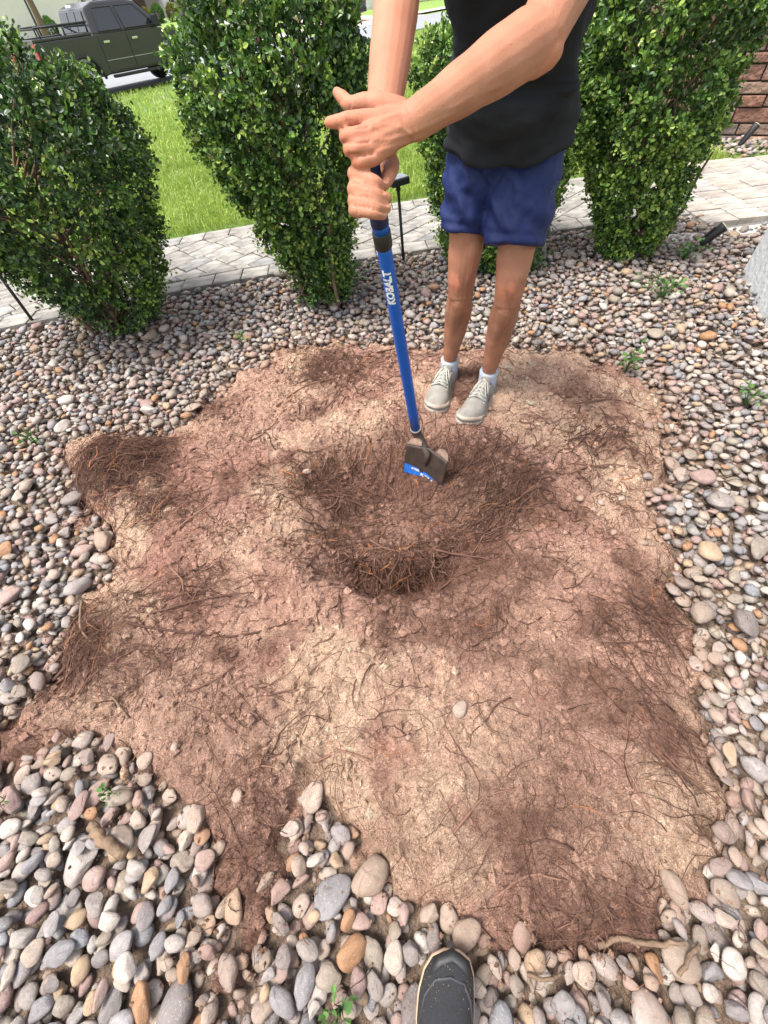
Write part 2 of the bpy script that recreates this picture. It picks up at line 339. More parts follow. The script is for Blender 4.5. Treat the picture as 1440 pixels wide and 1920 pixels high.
# grass blades ---------------------------------------------------
def blades(n, xlo, xhi, ylo, yhi, hl, hw, seed):
    r = np.random.default_rng(seed)
    x = r.uniform(xlo, xhi, n); y = r.uniform(ylo, yhi, n)
    ok = (y > near_edge(np.clip(x, -6, 3.2))+WIDTH+.03) & (road_s(x, y) < -.08)
    x = x[ok]; y = y[ok]; n = len(x)
    z = terr(x, y)-.01
    dens = fbm(x*2.3, y*2.3, 3)
    L = hl*(.55+.9*r.random(n))*(.7+.7*dens); a = r.uniform(0, 2*np.pi, n); lean = r.uniform(.1, .9, n)
    d = np.stack([np.cos(a), np.sin(a)], -1); b = r.uniform(0, 2*np.pi, n); wv = np.stack([np.cos(b), np.sin(b)], -1)*(hw*(.6+.8*r.random(n)))[:, None]
    p0 = np.stack([x, y, z], -1)
    p1 = p0.copy(); p1[:, :2] += d*(L*lean*.3)[:, None]; p1[:, 2] += L*.6
    p2 = p0.copy(); p2[:, :2] += d*(L*lean)[:, None]; p2[:, 2] += L*(1-.35*lean)
    W3 = np.concatenate([wv, np.zeros((n, 1))], 1)
    V = np.stack([p0-W3, p0+W3, p1+W3*.8, p1-W3*.8, p2], 1).reshape(-1, 3)
    k = np.arange(n)[:, None]*5
    F = np.concatenate([k+np.array([[0, 1, 2]]), k+np.array([[0, 2, 3]]), k+np.array([[3, 2, 4]])])
    c = np.clip(.15+.7*r.random(n)*r.random(n)+.5*(fbm(x*1.1+5, y*1.1, 3)-.35), 0, .93); c[r.random(n) < .035] = 1
    return V, F, np.repeat(c, 5)
parts = [blades(60000, -3.6, 3.4, 3.9, 6.6, .085, .0032, 1), blades(42000, -6.5, 5, 6.6, 12, .095, .007, 2), blades(26000, -11, 12, 12, 33, .10, .016, 3)]
off = 0; VV = []; FF = []; CC = []
for V, F, c in parts: VV.append(V); FF.append(F+off); CC.append(c); off += len(V)
me = np_mesh('grass', np.concatenate(VV), np.concatenate(FF), False); attr(me, 'rnd', np.concatenate(CC))
gr = link('grass', me, M['grass']); tag(gr, 'bright green lawn grass between the walkway and the street', 'grass', kind='stuff')
# ------------------------------------------------------------------ walkway pavers
def slab(poly, z0, z1, inset=.006, jit=0.0):
    """paver from a convex polygon: bevelled top"""
    p = np.array(poly); c = p.mean(0); n = len(p)
    q = c+(p-c)*(1-inset*2/np.sqrt(((p-c)**2).sum(1)).mean())
    V = [(x-c[0], y-c[1], 0) for x, y in p]+[(x-c[0], y-c[1], z1-z0-inset*.7) for x, y in p]+[(x-c[0], y-c[1], z1-z0+random.uniform(-jit, jit)*0) for x, y in q]
    F = []
    for k in (0, 1):
        for i in range(n): F.append((k*n+i, k*n+(i+1) % n, (k+1)*n+(i+1) % n, (k+1)*n+i))
    F.append(tuple(range(2*n, 3*n)))
    me = bpy.data.meshes.new('paver'); me.from_pydata(V, [], F); me.update(); return me, c
def clip_v(poly, v, keep_less):
    out = []
    for i in range(len(poly)):
        a, b = poly[i], poly[(i+1) % len(poly)]
        ia = (a[1] <= v) == keep_less or a[1] == v; ib = (b[1] <= v) == keep_less or b[1] == v
        if ia: out.append(a)
        if ia != ib:
            t = (v-a[1])/(b[1]-a[1]); out.append((a[0]+(b[0]-a[0])*t, v))
    return out
wv_, wf_ = [], []
xx = np.linspace(-5.2, 2.6, 60); ne = near_edge(xx)
V = np.concatenate([np.stack([xx, ne-.01, np.full(60, -.022)], -1), np.stack([xx, ne+WIDTH+.01, np.full(60, -.022)], -1), np.stack([xx, ne-.01, np.full(60, -.12)], -1)])
F = [(i, i+1, 61+i, 60+i) for i in range(59)]+[(120+i, 121+i, i+1, i) for i in range(59)]
walk = link('walkway', np_mesh('walkway', V, F, False), M['sand']); tag(walk, kind='structure')
def w2(u, v): return (u, float(near_edge(u))+v)
def add_paver(poly, m, parent, zt=.008):
    me, c = slab(poly, -.05, zt)
    o = link('paver', me, m, parent); o.location = (c[0], c[1], -.05+random.uniform(-.002, .003)); o.rotation_euler = (random.gauss(0, .006), random.gauss(0, .006), 0)
BW = .165
for v0 in (0.0, WIDTH-BW):
    u = -5.0
    while u < 2.42:
        wd = random.uniform(.175, .215); g = .004
        add_paver([w2(u+g, v0+g), w2(u+wd-g, v0+g), w2(u+wd-g, v0+BW-g), w2(u+g, v0+BW-g)], M['paver'], walk); u += wd
va, vb = BW, WIDTH-BW
ca, sa = math.cos(math.radians(38)), math.sin(math.radians(38))
for row in range(-40, 45):
    q = row*.158; p = -8+random.uniform(0, .1)
    while p < 8:
        ln = random.choice((.158, .21, .235)); g = .004
        rc = [(p+g, q+g), (p+ln-g, q+g), (p+ln-g, q+.158-g), (p+g, q+.158-g)]; p += ln
        pl = [(a*ca-b*sa-1.2, a*sa+b*ca+.5) for a, b in rc]
        if max(a for a, b in pl) < -5 or min(a for a, b in pl) > 2.45: continue
        pl = clip_v(pl, va+.004, False)
        if len(pl) > 2: pl = clip_v(pl, vb-.004, True)
        if len(pl) < 3: continue
        ar = abs(sum(pl[i][0]*pl[(i+1) % len(pl)][1]-pl[(i+1) % len(pl)][0]*pl[i][1] for i in range(len(pl))))/2
        if ar < .0015: continue
        add_paver([w2(*a) for a in pl], M['paver'], walk)
# patio to the right: bigger tan pavers in straight courses
pat = MB().box((2.42, 3.07, -.12), (6.2, 4.42, -.026)).box((3.02, 1.2, -.12), (6.2, 3.06, -.026)).build('patio', M['sand']); tag(pat, kind='structure')
u = 2.44
cols = []
while u < 5.6:
    wd = random.choice((.17, .225, .225, .28)); y = 3.08-(1.7 if u > 3.02 else 0)+random.uniform(0, .05)
    while y < 4.40:
        ln = random.choice((.12, .17, .225, .17)); y1 = min(y+ln, 4.41); g = .004
        if y1-y > .05: add_paver([(u+g, y+g), (u+wd-g, y+g), (u+wd-g, y1-g), (u+g, y1-g)], M['paver_tan'], pat, .012)
        y = y1
    u += wd
# ------------------------------------------------------------------ dug soil
POLY = [(540,645),(620,638),(700,640),(830,648),(960,652),(1090,652),(1170,690),(1240,730),(1278,790),(1262,860),(1240,930),(1250,1020),(1290,1090),(1320,1180),(1335,1270),(1345,1370),(1350,1450),(1330,1560),(1322,1650),(1270,1735),(1200,1790),(1130,1850),(1070,1800),(1010,1755),(930,1745),(900,1775),(850,1750),(790,1710),(735,1690),(712,1640),(690,1570),(640,1500),(600,1470),(565,1480),(552,1560),(530,1650),(495,1760),(455,1860),(410,1810),(395,1650),(380,1560),(330,1515),(260,1490),(240,1420),(190,1385),(100,1395),(20,1435),(-30,1450),(-20,1380),(60,1310),(120,1270),(110,1200),(140,1120),(185,1080),(190,1010),(150,960),(130,900),(125,830),(180,805),(300,815),(345,785),(400,735),(455,690)]
PW = np.array([G(x, y)[:2] for x, y in POLY])
def poly_sd(x, y):
    x = np.asarray(x, float); y = np.asarray(y, float); d = np.full(x.shape, 1e9); ins = np.zeros(x.shape, bool)
    for i in range(len(PW)):
        a, b = PW[i], PW[(i+1) % len(PW)]; e = b-a
        t = np.clip(((x-a[0])*e[0]+(y-a[1])*e[1])/(e@e), 0, 1)
        d = np.minimum(d, np.hypot(x-a[0]-t*e[0], y-a[1]-t*e[1]))
        c = ((a[1] > y) != (b[1] > y)) & (x < (b[0]-a[0])*(y-a[1])/(b[1]-a[1]+1e-12)+a[0]); ins ^= c
    return np.where(ins, d, -d)
GX0, GX1, GY0, GY1, GS = -1.75, 1.65, -.62, 2.45, .0078
gx = np.arange(GX0, GX1, GS); gy = np.arange(GY0, GY1, GS); XX, YY = np.meshgrid(gx, gy)
SD = poly_sd(XX, YY)+.13*(fbm(XX*6, YY*6, 3)-.5)+.12*(fbm(XX*19, YY*19, 3)-.5)
def gauss(px, py, r, amp, ry=None):
    c = G(px, py); return amp*np.exp(-(((XX-c[0])/r)**2+((YY-c[1])/(ry or r))**2))
CC0 = (.06, .97)
dcr = np.sqrt(((XX-CC0[0])/.47)**2+((YY-CC0[1])/.42)**2)+.42*(fbm(XX*5, YY*5, 4)-.5)
rg = np.abs(fbm(XX*16, YY*16, 4)-.5)*2
HH = -.055+.052*smoothstep(-.03, .05, SD)+.036*smoothstep(.03, .24, SD)
HH += .05*(fbm(XX*2.2+3, YY*2.2, 3)-.5)*smoothstep(0, .2, SD)
HH += gauss(225, 885, .17, .055)+gauss(190, 1200, .11, .025)+gauss(1240, 1390, .12, .025)+gauss(930, 1040, .1, .02)+gauss(620, 1330, .25, .02)+gauss(1020, 1450, .3, .015)
HH -= .155*(1-smoothstep(.25, 1.08, dcr))
mound = np.exp(-(((XX-.07)/.23)**2+((YY-.84)/.13)**2)**1.5); HH += .055*mound*(.6+.8*fbm(XX*14, YY*14, 3))
wx = XX+.10*(fbm(XX*9+5, YY*9, 3)-.5); wy = YY+.07*(fbm(XX*11, YY*11+8, 3)-.5)
pit = np.exp(-(((wx-.035)/.26)**2+((wy-.665-1.1*(XX-.035)**2)/.066)**2)**1.15); HH -= .125*pit
HH += gauss(700, 1140, .14, .02, .05)
clump = fbm(XX*13, YY*13, 4); fine = fbm(XX*45, YY*45, 3); vf = fbm(XX*105, YY*105, 2)
HH += (.044*(clump-.5)+.026*(fine-.5)+.016*(vf-.5)-.010*rg*(fbm(XX*6+40, YY*6, 2) > .5))*smoothstep(-.05, .08, SD)
def Hs(x, y):
    u = np.clip((np.asarray(x, float)-GX0)/GS, 0, len(gx)-1.001); v = np.clip((np.asarray(y, float)-GY0)/GS, 0, len(gy)-1.001)
    i = u.astype(int); j = v.astype(int); fu = u-i; fv = v-j
    return (HH[j, i]*(1-fu)+HH[j, i+1]*fu)*(1-fv)+(HH[j+1, i]*(1-fu)+HH[j+1, i+1]*fu)*fv
def SDs(x, y):
    i = np.clip(((np.asarray(x)-GX0)/GS).astype(int), 0, len(gx)-1); j = np.clip(((np.asarray(y)-GY0)/GS).astype(int), 0, len(gy)-1); return SD[j, i]
# soil colour: pale sand, red-brown peat, dark damp fibre (also painted shade in the pit)
pale = np.array([.64, .445, .325]); mid = np.array([.50, .305, .235]); dark = np.array([.21, .115, .085]); redc = np.array([.43, .24, .185])
blot = fbm(XX*3.1+8, YY*3.1+2, 4)
kp = smoothstep(.44, .62, blot)
for px, py, r, a in [(470,1040,.13,.9),(900,1400,.14,.7),(560,740,.16,.7),(1110,790,.13,.9),(610,1230,.10,.6),(760,1620,.10,.9),(430,720,.12,.7),(520,1220,.08,.7),(1190,1560,.14,.6),(780,680,.10,.5),(300,1330,.2,.45),(980,690,.1,.5),(150,1330,.16,.7),(1000,1250,.14,.45)]:
    kp = np.maximum(kp, gauss(px, py, r, a))
kp = kp*smoothstep(.25, .62, fbm(XX*11, YY*11, 4)+.12)
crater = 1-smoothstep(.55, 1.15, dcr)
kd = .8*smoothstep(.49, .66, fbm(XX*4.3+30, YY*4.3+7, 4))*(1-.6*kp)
for px, py, r, a in [(225,880,.16,.8),(170,1210,.1,.9),(1000,930,.1,.7),(1240,1400,.1,.6),(1040,1500,.16,.55),(1100,1750,.14,.6),(960,1600,.12,.5),(380,1380,.16,.45),(470,1500,.12,.3),(620,900,.14,.6),(820,870,.2,.5)]:
    kd = np.maximum(kd, gauss(px, py, r, a))
kd = np.clip(kd*(.45+1.1*fbm(XX*20+3, YY*20, 3)), 0, 1)
kp *= (1-.75*crater); kd = np.clip(kd+.62*crater*(.6+.8*fbm(XX*9+1, YY*9, 3)-.2)+.9*pit, 0, 1)  # crater soil browner; pit colour darkened further to paint its cavity shade
kr = smoothstep(.5, .7, fbm(XX*2.5+61, YY*2.5+13, 3))[..., None]
base = mid*(1-kr)+redc*kr
colr = base*(1-kp[..., None])+pale*kp[..., None]
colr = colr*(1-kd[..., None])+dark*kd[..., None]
colr *= (.80+.42*fbm(XX*60, YY*60, 2))[..., None]
nx, ny = len(gx), len(gy); I = np.arange(nx*ny).reshape(ny, nx)
F = np.stack([I[:-1, :-1], I[:-1, 1:], I[1:, 1:], I[1:, :-1]], -1).reshape(-1, 4)
F = F[SD.ravel()[F].max(1) > -.05]
used = np.unique(F); rem = np.full(nx*ny, -1); rem[used] = np.arange(len(used))
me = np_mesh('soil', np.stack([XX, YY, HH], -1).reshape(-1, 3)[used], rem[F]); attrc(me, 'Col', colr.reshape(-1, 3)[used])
m = bpy.data.materials.new('dug_soil'); m.use_nodes = True; n = m.node_tree; L = n.links; b = n.nodes['Principled BSDF']
a = n.nodes.new('ShaderNodeAttribute'); a.attribute_name = 'Col'; tc = n.nodes.new('ShaderNodeTexCoord')
t1 = n.nodes.new('ShaderNodeTexNoise'); t1.inputs['Scale'].default_value = 170; t1.inputs['Detail'].default_value = 5; t1.inputs['Distortion'].default_value = 1.8; t1.inputs['Roughness'].default_value = .7
t2 = n.nodes.new('ShaderNodeTexVoronoi'); t2.inputs['Scale'].default_value = 190; t2.feature = 'DISTANCE_TO_EDGE'
L.new(tc.outputs['Object'], t1.inputs['Vector']); L.new(tc.outputs['Object'], t2.inputs['Vector'])
r1 = ramp(n, [(.33, (.24, .20, .19)), (.44, (.78, .75, .74)), (.55, (1.16, 1.14, 1.11)), (.68, (1.55, 1.5, 1.4))]); L.new(t1.outputs[0], r1.inputs[0])
mx = n.nodes.new('ShaderNodeMix'); mx.data_type = 'RGBA'; mx.blend_type = 'MULTIPLY'; mx.inputs[0].default_value = 1
L.new(a.outputs['Color'], mx.inputs[6]); L.new(r1.outputs[0], mx.inputs[7]); L.new(mx.outputs[2], b.inputs['Base Color'])
bp = n.nodes.new('ShaderNodeBump'); bp.inputs['Strength'].default_value = 1; bp.inputs['Distance'].default_value = .014; L.new(t1.outputs[0], bp.inputs['Height'])
bp2 = n.nodes.new('ShaderNodeBump'); bp2.inputs['Strength'].default_value = .35; bp2.inputs['Distance'].default_value = .004; L.new(t2.outputs[0], bp2.inputs['Height']); L.new(bp.outputs[0], bp2.inputs['Normal'])
L.new(bp2.outputs[0], b.inputs['Normal']); b.inputs['Roughness'].default_value = .95; b.inputs['Specular IOR Level'].default_value = .15
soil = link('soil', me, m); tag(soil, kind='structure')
# clods: crumbs of soil
def ico(sub):
    bm = bmesh.new(); bmesh.ops.create_icosphere(bm, subdivisions=sub, radius=1)
    V = np.array([v.co[:] for v in bm.verts]); F = np.array([[v.index for v in f.verts] for f in bm.faces]); bm.free(); return V, F
iv1 = np.array([(1,0,0),(-1,0,0),(0,1,0),(0,-1,0),(0,0,1),(0,0,-1)], float); if1 = np.array([(0,2,4),(2,1,4),(1,3,4),(3,0,4),(2,0,5),(1,2,5),(3,1,5),(0,3,5)])
nc = 17000
x = rng.uniform(GX0, GX1, nc*3); y = rng.uniform(GY0, GY1, nc*3); ok = (SDs(x, y) > .02) & (fbm(x*7, y*7, 3) > .40); x = x[ok][:nc]; y = y[ok][:nc]; nc = len(x)
sz = .0019+.0115*rng.random(nc)**5.5
jit = 1+.3*rng.standard_normal((nc, len(iv1), 1))
V = iv1[None]*jit*sz[:, None, None]*np.array([1, 1, .75]); V += np.stack([x, y, Hs(x, y)+sz*.3], -1)[:, None, :]
F = (if1[None]+(np.arange(nc)*len(iv1))[:, None, None]).reshape(-1, 3)
me = np_mesh('clods', V.reshape(-1, 3), F, False)
ii = np.clip(((x-GX0)/GS).astype(int), 0, nx-1); jj = np.clip(((y-GY0)/GS).astype(int), 0, ny-1)
attrc(me, 'Col', np.repeat(np.clip(colr[jj, ii]*(.85+.5*rng.random((nc, 1))), 0, .7), len(iv1), 0))
cl = link('clods', me, m, soil); tag(cl, kind='stuff')
# ------------------------------------------------------------------ roots
M['root'] = leaf_mat('root_fibre', [(0, (.035, .019, .014)), (.35, (.078, .039, .028)), (.7, (.15, .078, .056)), (.9, (.25, .14, .096)), (1, (.34, .14, .06))], 0, .85, .2)
def tubes_batch(P, R, sides=3):
    """P (n,k,3) R (n,k) -> V,F"""
    n_, k = P.shape[:2]
    T = np.gradient(P, axis=1); T /= np.linalg.norm(T, axis=2, keepdims=True)+1e-9
    ref = np.where(np.abs(T[:, :1, 2:3]) < .8, np.array([0, 0, 1.]), np.array([1., 0, 0]))
    u = np.cross(T, np.broadcast_to(ref, T.shape)); u /= np.linalg.norm(u, axis=2, keepdims=True)+1e-9; w = np.cross(T, u)
    a = np.arange(sides)*2*np.pi/sides
    V = P[:, :, None, :]+R[:, :, None, None]*(np.cos(a)[:, None]*u[:, :, None, :]+np.sin(a)[:, None]*w[:, :, None, :])
    I = np.arange(n_*k*sides).reshape(n_, k, sides); J = np.roll(I, -1, 2)
    F = np.stack([I[:, :-1], J[:, :-1], J[:, 1:], I[:, 1:]], -1).reshape(-1, 4)
    return V.reshape(-1, 3), F
def roots(n_, x, y, L, rad, lift, k=8, a0=None, bend=2.2, seed=0, piled=None):
    r = np.random.default_rng(seed); ang = r.uniform(0, 2*np.pi, n_) if a0 is None else a0
    cv = r.normal(0, bend, n_)
    P = np.zeros((n_, k, 3)); P[:, 0, 0] = x; P[:, 0, 1] = y
    for i in range(1, k):
        ang = ang+cv/k+r.normal(0, .28, n_); P[:, i, 0] = P[:, i-1, 0]+np.cos(ang)*L/k; P[:, i, 1] = P[:, i-1, 1]+np.sin(ang)*L/k
    t = np.linspace(0, 1, k)
    sink = r.uniform(-.25, 1.0, n_)[:, None]
    P[:, :, 2] = Hs(P[:, :, 0], P[:, :, 1])+rad[:, None]*sink+(lift*r.random(n_))[:, None]*np.sin(t*np.pi*r.uniform(.6, 1.1, n_)[:, None])**1
    if piled is not None: P[:, :, 2] += piled[:, None]
    P[:, :, 2] += r.normal(0, .0018, (n_, k))
    R = rad[:, None]*(.55+.45*smoothstep(.1, .9, y))[:, None]*(1-.65*t)[None, :]*(1+.15*r.standard_normal((n_, k)))
    return P, R
batches = []
def dens_pts(n_, seed):
    r = np.random.default_rng(seed); x = r.uniform(GX0, GX1, n_*9); y = r.uniform(GY0, GY1, n_*9)
    i = np.clip(((x-GX0)/GS).astype(int), 0, nx-1); j = np.clip(((y-GY0)/GS).astype(int), 0, ny-1)
    w = np.where(SD[j, i] > -.015, .14+.9*kd[j, i]+.3*(1-kp[j, i])+.3*crater[j, i], 0)*(.25+smoothstep(.34, .60, fbm(x*6.5+11, y*6.5, 3)))*(.35+.65*smoothstep(-.2, .7, y))
    ok = r.random(len(x)) < w*1.0; return x[ok][:n_], y[ok][:n_]
x, y = dens_pts(11500, 9); n_ = len(x); r = np.random.default_rng(8)
batches.append((roots(n_, x, y, .012+.035*r.random(n_)**1.5, .0006+.0007*r.random(n_)**2, .005, 4, bend=1.2, seed=10), 3))
x, y = dens_pts(7500, 11); n_ = len(x); r = np.random.default_rng(12)
batches.append((roots(n_, x, y, .02+.07*r.random(n_)**1.5, .0005+.0010*r.random(n_)**2, .006, 5, seed=13), 3))
x, y = dens_pts(2500, 14); n_ = len(x)
# direction field: radial away from the hole
a0 = np.arctan2(y-.9, x-.06)+r.normal(0, .75, n_)
batches.append((roots(n_, x, y, .06+.14*r.random(n_)**2, 0.0006+.0020*r.random(n_)**3.5, .010, 10, a0=a0, bend=1.6, seed=15), 4))
# tangled piles
for px, py, rx, ry, n_, pile, a, asd, sd in [(235,880,.22,.17,900,.075,.5,.9,21),(180,1200,.10,.12,230,.03,1.2,1.0,22),(1245,1390,.13,.20,240,.02,2.3,.35,23),(960,930,.12,.14,260,.02,1.0,.7,24),(330,950,.15,.1,170,.02,.4,.5,25),(1130,1770,.16,.07,150,.02,-.7,.7,26),(620,900,.2,.16,260,.008,.4,.9,27),(480,1480,.12,.14,120,.01,1.9,.8,28),(1210,1180,.12,.12,160,.01,2.2,.6,29),(380,1120,.2,.08,150,.008,.3,.5,30),(650,700,.3,.12,260,.012,.5,.9,31),(1150,830,.25,.12,200,.012,.2,.8,32),(260,1260,.16,.09,160,.015,.1,.7,33),(950,1640,.25,.15,70,.008,-.5,.9,34),(560,1400,.25,.2,110,.008,1.3,.9,35),(900,860,.2,.1,200,.01,.2,1.,36),(1000,1350,.3,.25,90,.006,1.5,1.,37)]:
    c = G(px, py); r = np.random.default_rng(sd)
    x = c[0]+r.normal(0, rx*.55, n_); y = c[1]+r.normal(0, ry*.55, n_)
    e = np.exp(-((x-c[0])/rx)**2-((y-c[1])/ry)**2)
    Lr = .08+.20*r.random(n_)**1.5
    a0 = a+r.normal(0, asd, n_); x = x-np.cos(a0)*Lr*.5; y = y-np.sin(a0)*Lr*.5
    batches.append((roots(n_, x, y, Lr, .0006+.0024*r.random(n_)**3.2, .012, 8, a0=a0, bend=1.2, seed=sd+50, piled=pile*r.random(n_)*e), 3))
# hanging root ball in the pit
n_ = 1250; r = np.random.default_rng(77); k = 9
x0 = .05+r.normal(0, .13, n_).clip(-.28, .28); y0 = .73+.085*r.random(n_)+1.3*(x0-.05)**2; z0 = Hs(x0, y0)-.02*r.random(n_)
d = np.stack([(x0-.05)*2.2+r.normal(0, 1.1, n_), -.8+r.normal(0, .45, n_), -.35+r.normal(0, .4, n_)], -1); d /= np.linalg.norm(d, axis=1, keepdims=True)
Lr = .05+.13*r.random(n_); P = np.zeros((n_, k, 3)); P[:, 0] = np.stack([x0, y0, z0], -1)
for i in range(1, k):
    d = d+r.normal(0, .34, (n_, 3))+np.array([0, 0, -.07]); d /= np.linalg.norm(d, axis=1, keepdims=True)
    P[:, i] = P[:, i-1]+d*(Lr/k)[:, None]
P[:, :, 2] = np.maximum(P[:, :, 2], Hs(P[:, :, 0], P[:, :, 1])+.002)
R = (.0008+.0032*r.random(n_)**3.5)[:, None]*(1-.7*np.linspace(0, 1, k))[None]
batches.append(((P, R), 4))
VV = []; FF = []; CC = []; off = 0
for (P, R), sd in batches:
    V, F = tubes_batch(P, R, sd); VV.append(V); FF.append(F+off); off += len(V)
    c = np.clip(rng.beta(2, 2.4, len(P)), 0, .93); c[rng.random(len(P)) < .03] = 1; CC.append(np.repeat(c, P.shape[1]*sd))
me = np_mesh('fine_roots', np.concatenate(VV), np.concatenate(FF)); attr(me, 'rnd', np.concatenate(CC))
fr = link('fine_roots', me, M['root'], soil); tag(fr, kind='stuff')
# thicker roots one by one
def root_obj(pts, r0, parent, name='root', lift=.0, shade=None, taper=.6):
    P = np.array(pts, float)
    if P.shape[1] == 2: P = np.concatenate([P, (Hs(P[:, 0], P[:, 1])+r0*.7+lift)[:, None]], 1)
    t = np.linspace(0, len(P)-1, len(P)*3); i = np.minimum(t.astype(int), len(P)-2); f = (t-i)[:, None]
    # catmull-rom
    Pm = np.concatenate([P[:1]*2-P[1:2], P, P[-1:]*2-P[-2:-1]]); a_, b_, c_, d_ = Pm[i], Pm[i+1], Pm[i+2], Pm[i+3]
    Q = .5*(2*b_+(c_-a_)*f+(2*a_-5*b_+4*c_-d_)*f**2+(3*b_-a_-3*c_+d_)*f**3)+rng.normal(0, r0*.25, (len(t), 3))
    Rr = r0*np.linspace(1, 1-taper, len(Q))*(1+.12*rng.standard_normal(len(Q)))
    V, F, _ = tube_np(Q, Rr, 6)
    V = np.concatenate([V, Q[:1], Q[-1:]]); n0 = len(V)
    F3 = [(a, b, c, d) for a, b, c, d in F]
    me = bpy.data.meshes.new(name); k = len(Q)*6
    me.from_pydata(V.tolist(), [], [tuple(f) for f in F3]+[(n0-2, (j+1) % 6, j) for j in range(6)]+[(n0-1, k-6+j, k-6+(j+1) % 6) for j in range(6)])
    me.polygons.foreach_set('use_smooth', np.ones(len(me.polygons), bool)); me.update()
    attr(me, 'rnd', np.full(n0, rng.uniform(.2, .85) if shade is None else shade))
    return link(name, me, M['root'], parent)
BIG = [([(250,1178),(330,1192),(440,1200),(520,1185),(562,1170)],.0045),([(640,1128),(644,1160),(648,1190)],.003),([(815,1012),(870,1020),(910,1045),(960,1085),(1010,1100)],.004),([(1190,1140),(1230,1190),(1265,1225),(1275,1260)],.005),([(1010,925),(960,960),(900,990)],.004),([(1180,1360),(1240,1420),(1310,1480)],.0045),([(1170,1345),(1225,1385),(1330,1440)],.004),([(1200,1400),(1260,1450),(1330,1500)],.0035),([(105,870),(190,905),(300,900),(400,955)],.004),([(150,960),(230,930),(330,920)],.004),([(85,1275),(140,1240),(130,1180),(165,1130)],.0055),([(60,1290),(130,1265),(180,1225)],.005),([(330,1010),(380,975),(420,950)],.004),([(300,1160),(400,1135),(480,1120)],.004),([(370,1300),(420,1280),(450,1250)],.003),([(850,1560),(900,1500),(960,1480)],.0035),([(1075,770),(1150,760),(1210,775)],.0035),([(1060,905),(1110,885),(1190,880),(1230,900)],.004),([(520,770),(580,735),(640,720)],.004),([(690,670),(740,655),(780,665)],.005),([(600,790),(640,750),(660,700)],.004),([(560,930),(640,920),(720,940)],.0045),([(620,980),(700,955),(760,930)],.004),([(1100,1120),(1180,1150),(1230,1180)],.0035),([(590,1430),(640,1410),(700,1430)],.0035),([(450,1460),(500,1440),(560,1450)],.0035),([(470,1350),(520,1310),(600,1300)],.003),([(930,1680),(990,1640),(1060,1650)],.0035),([(690,1000),(740,1020),(800,1015)],.004),([(820,1075),(860,1060),(900,1065)],.004)]
for pts, r0 in BIG: root_obj([G(x, y, .0)[:2] for x, y in pts], r0, soil, lift=.003)
for _ in range(70):
    while True:
        x, y = rng.uniform(GX0, GX1), rng.uniform(GY0, GY1)
        if SDs(x, y) > .06: break
    a = rng.uniform(0, 2*np.pi); Lr = rng.uniform(.07, .24); pts = [(x, y)]
    for k in range(4): a += rng.normal(0, .35); x += math.cos(a)*Lr/4; y += math.sin(a)*Lr/4; pts.append((x, y))
    root_obj(pts, rng.uniform(.0014, .0032), soil, lift=rng.uniform(0, .006))
# ------------------------------------------------------------------ pebbles
bedo = grid_sheet('pebble_bed', np.linspace(-4.2, 3.02, 90), np.linspace(-1.4, 3.4, 70), lambda x, y: np.minimum(-.045+.01*fbm(x*8, y*8, 2), 1), M['bed'], lambda c: (c[:, 1] < near_edge(c[:, 0])+.02) & (poly_sd(c[:, 0], c[:, 1]) < .16))
tag(bedo, kind='structure')
CELL = .006; BX0, BX1, BY0, BY1 = -3.1, 3.0, -.95, 3.4
bx = np.arange(BX0, BX1, CELL); by = np.arange(BY0, BY1, CELL); BXX, BYY = np.meshgrid(bx, by)
BH = np.full(BXX.shape, -.045); ins = (BXX > GX0+.02) & (BXX < GX1-.02) & (BYY > GY0+.02) & (BYY < GY1-.02)
BH[ins] = np.maximum(-.045, Hs(BXX[ins], BYY[ins]))
sdb = np.full(BXX.shape, -1.); sdb[ins] = SDs(BXX[ins], BYY[ins])
neb = near_edge(BXX)
blocked = (BYY > neb-.02) & ~((BXX > 2.35) & (BYY < 3.05))
blocked |= (BXX > 2.5) & (BYY > 3.0); blocked |= BXX > 2.98
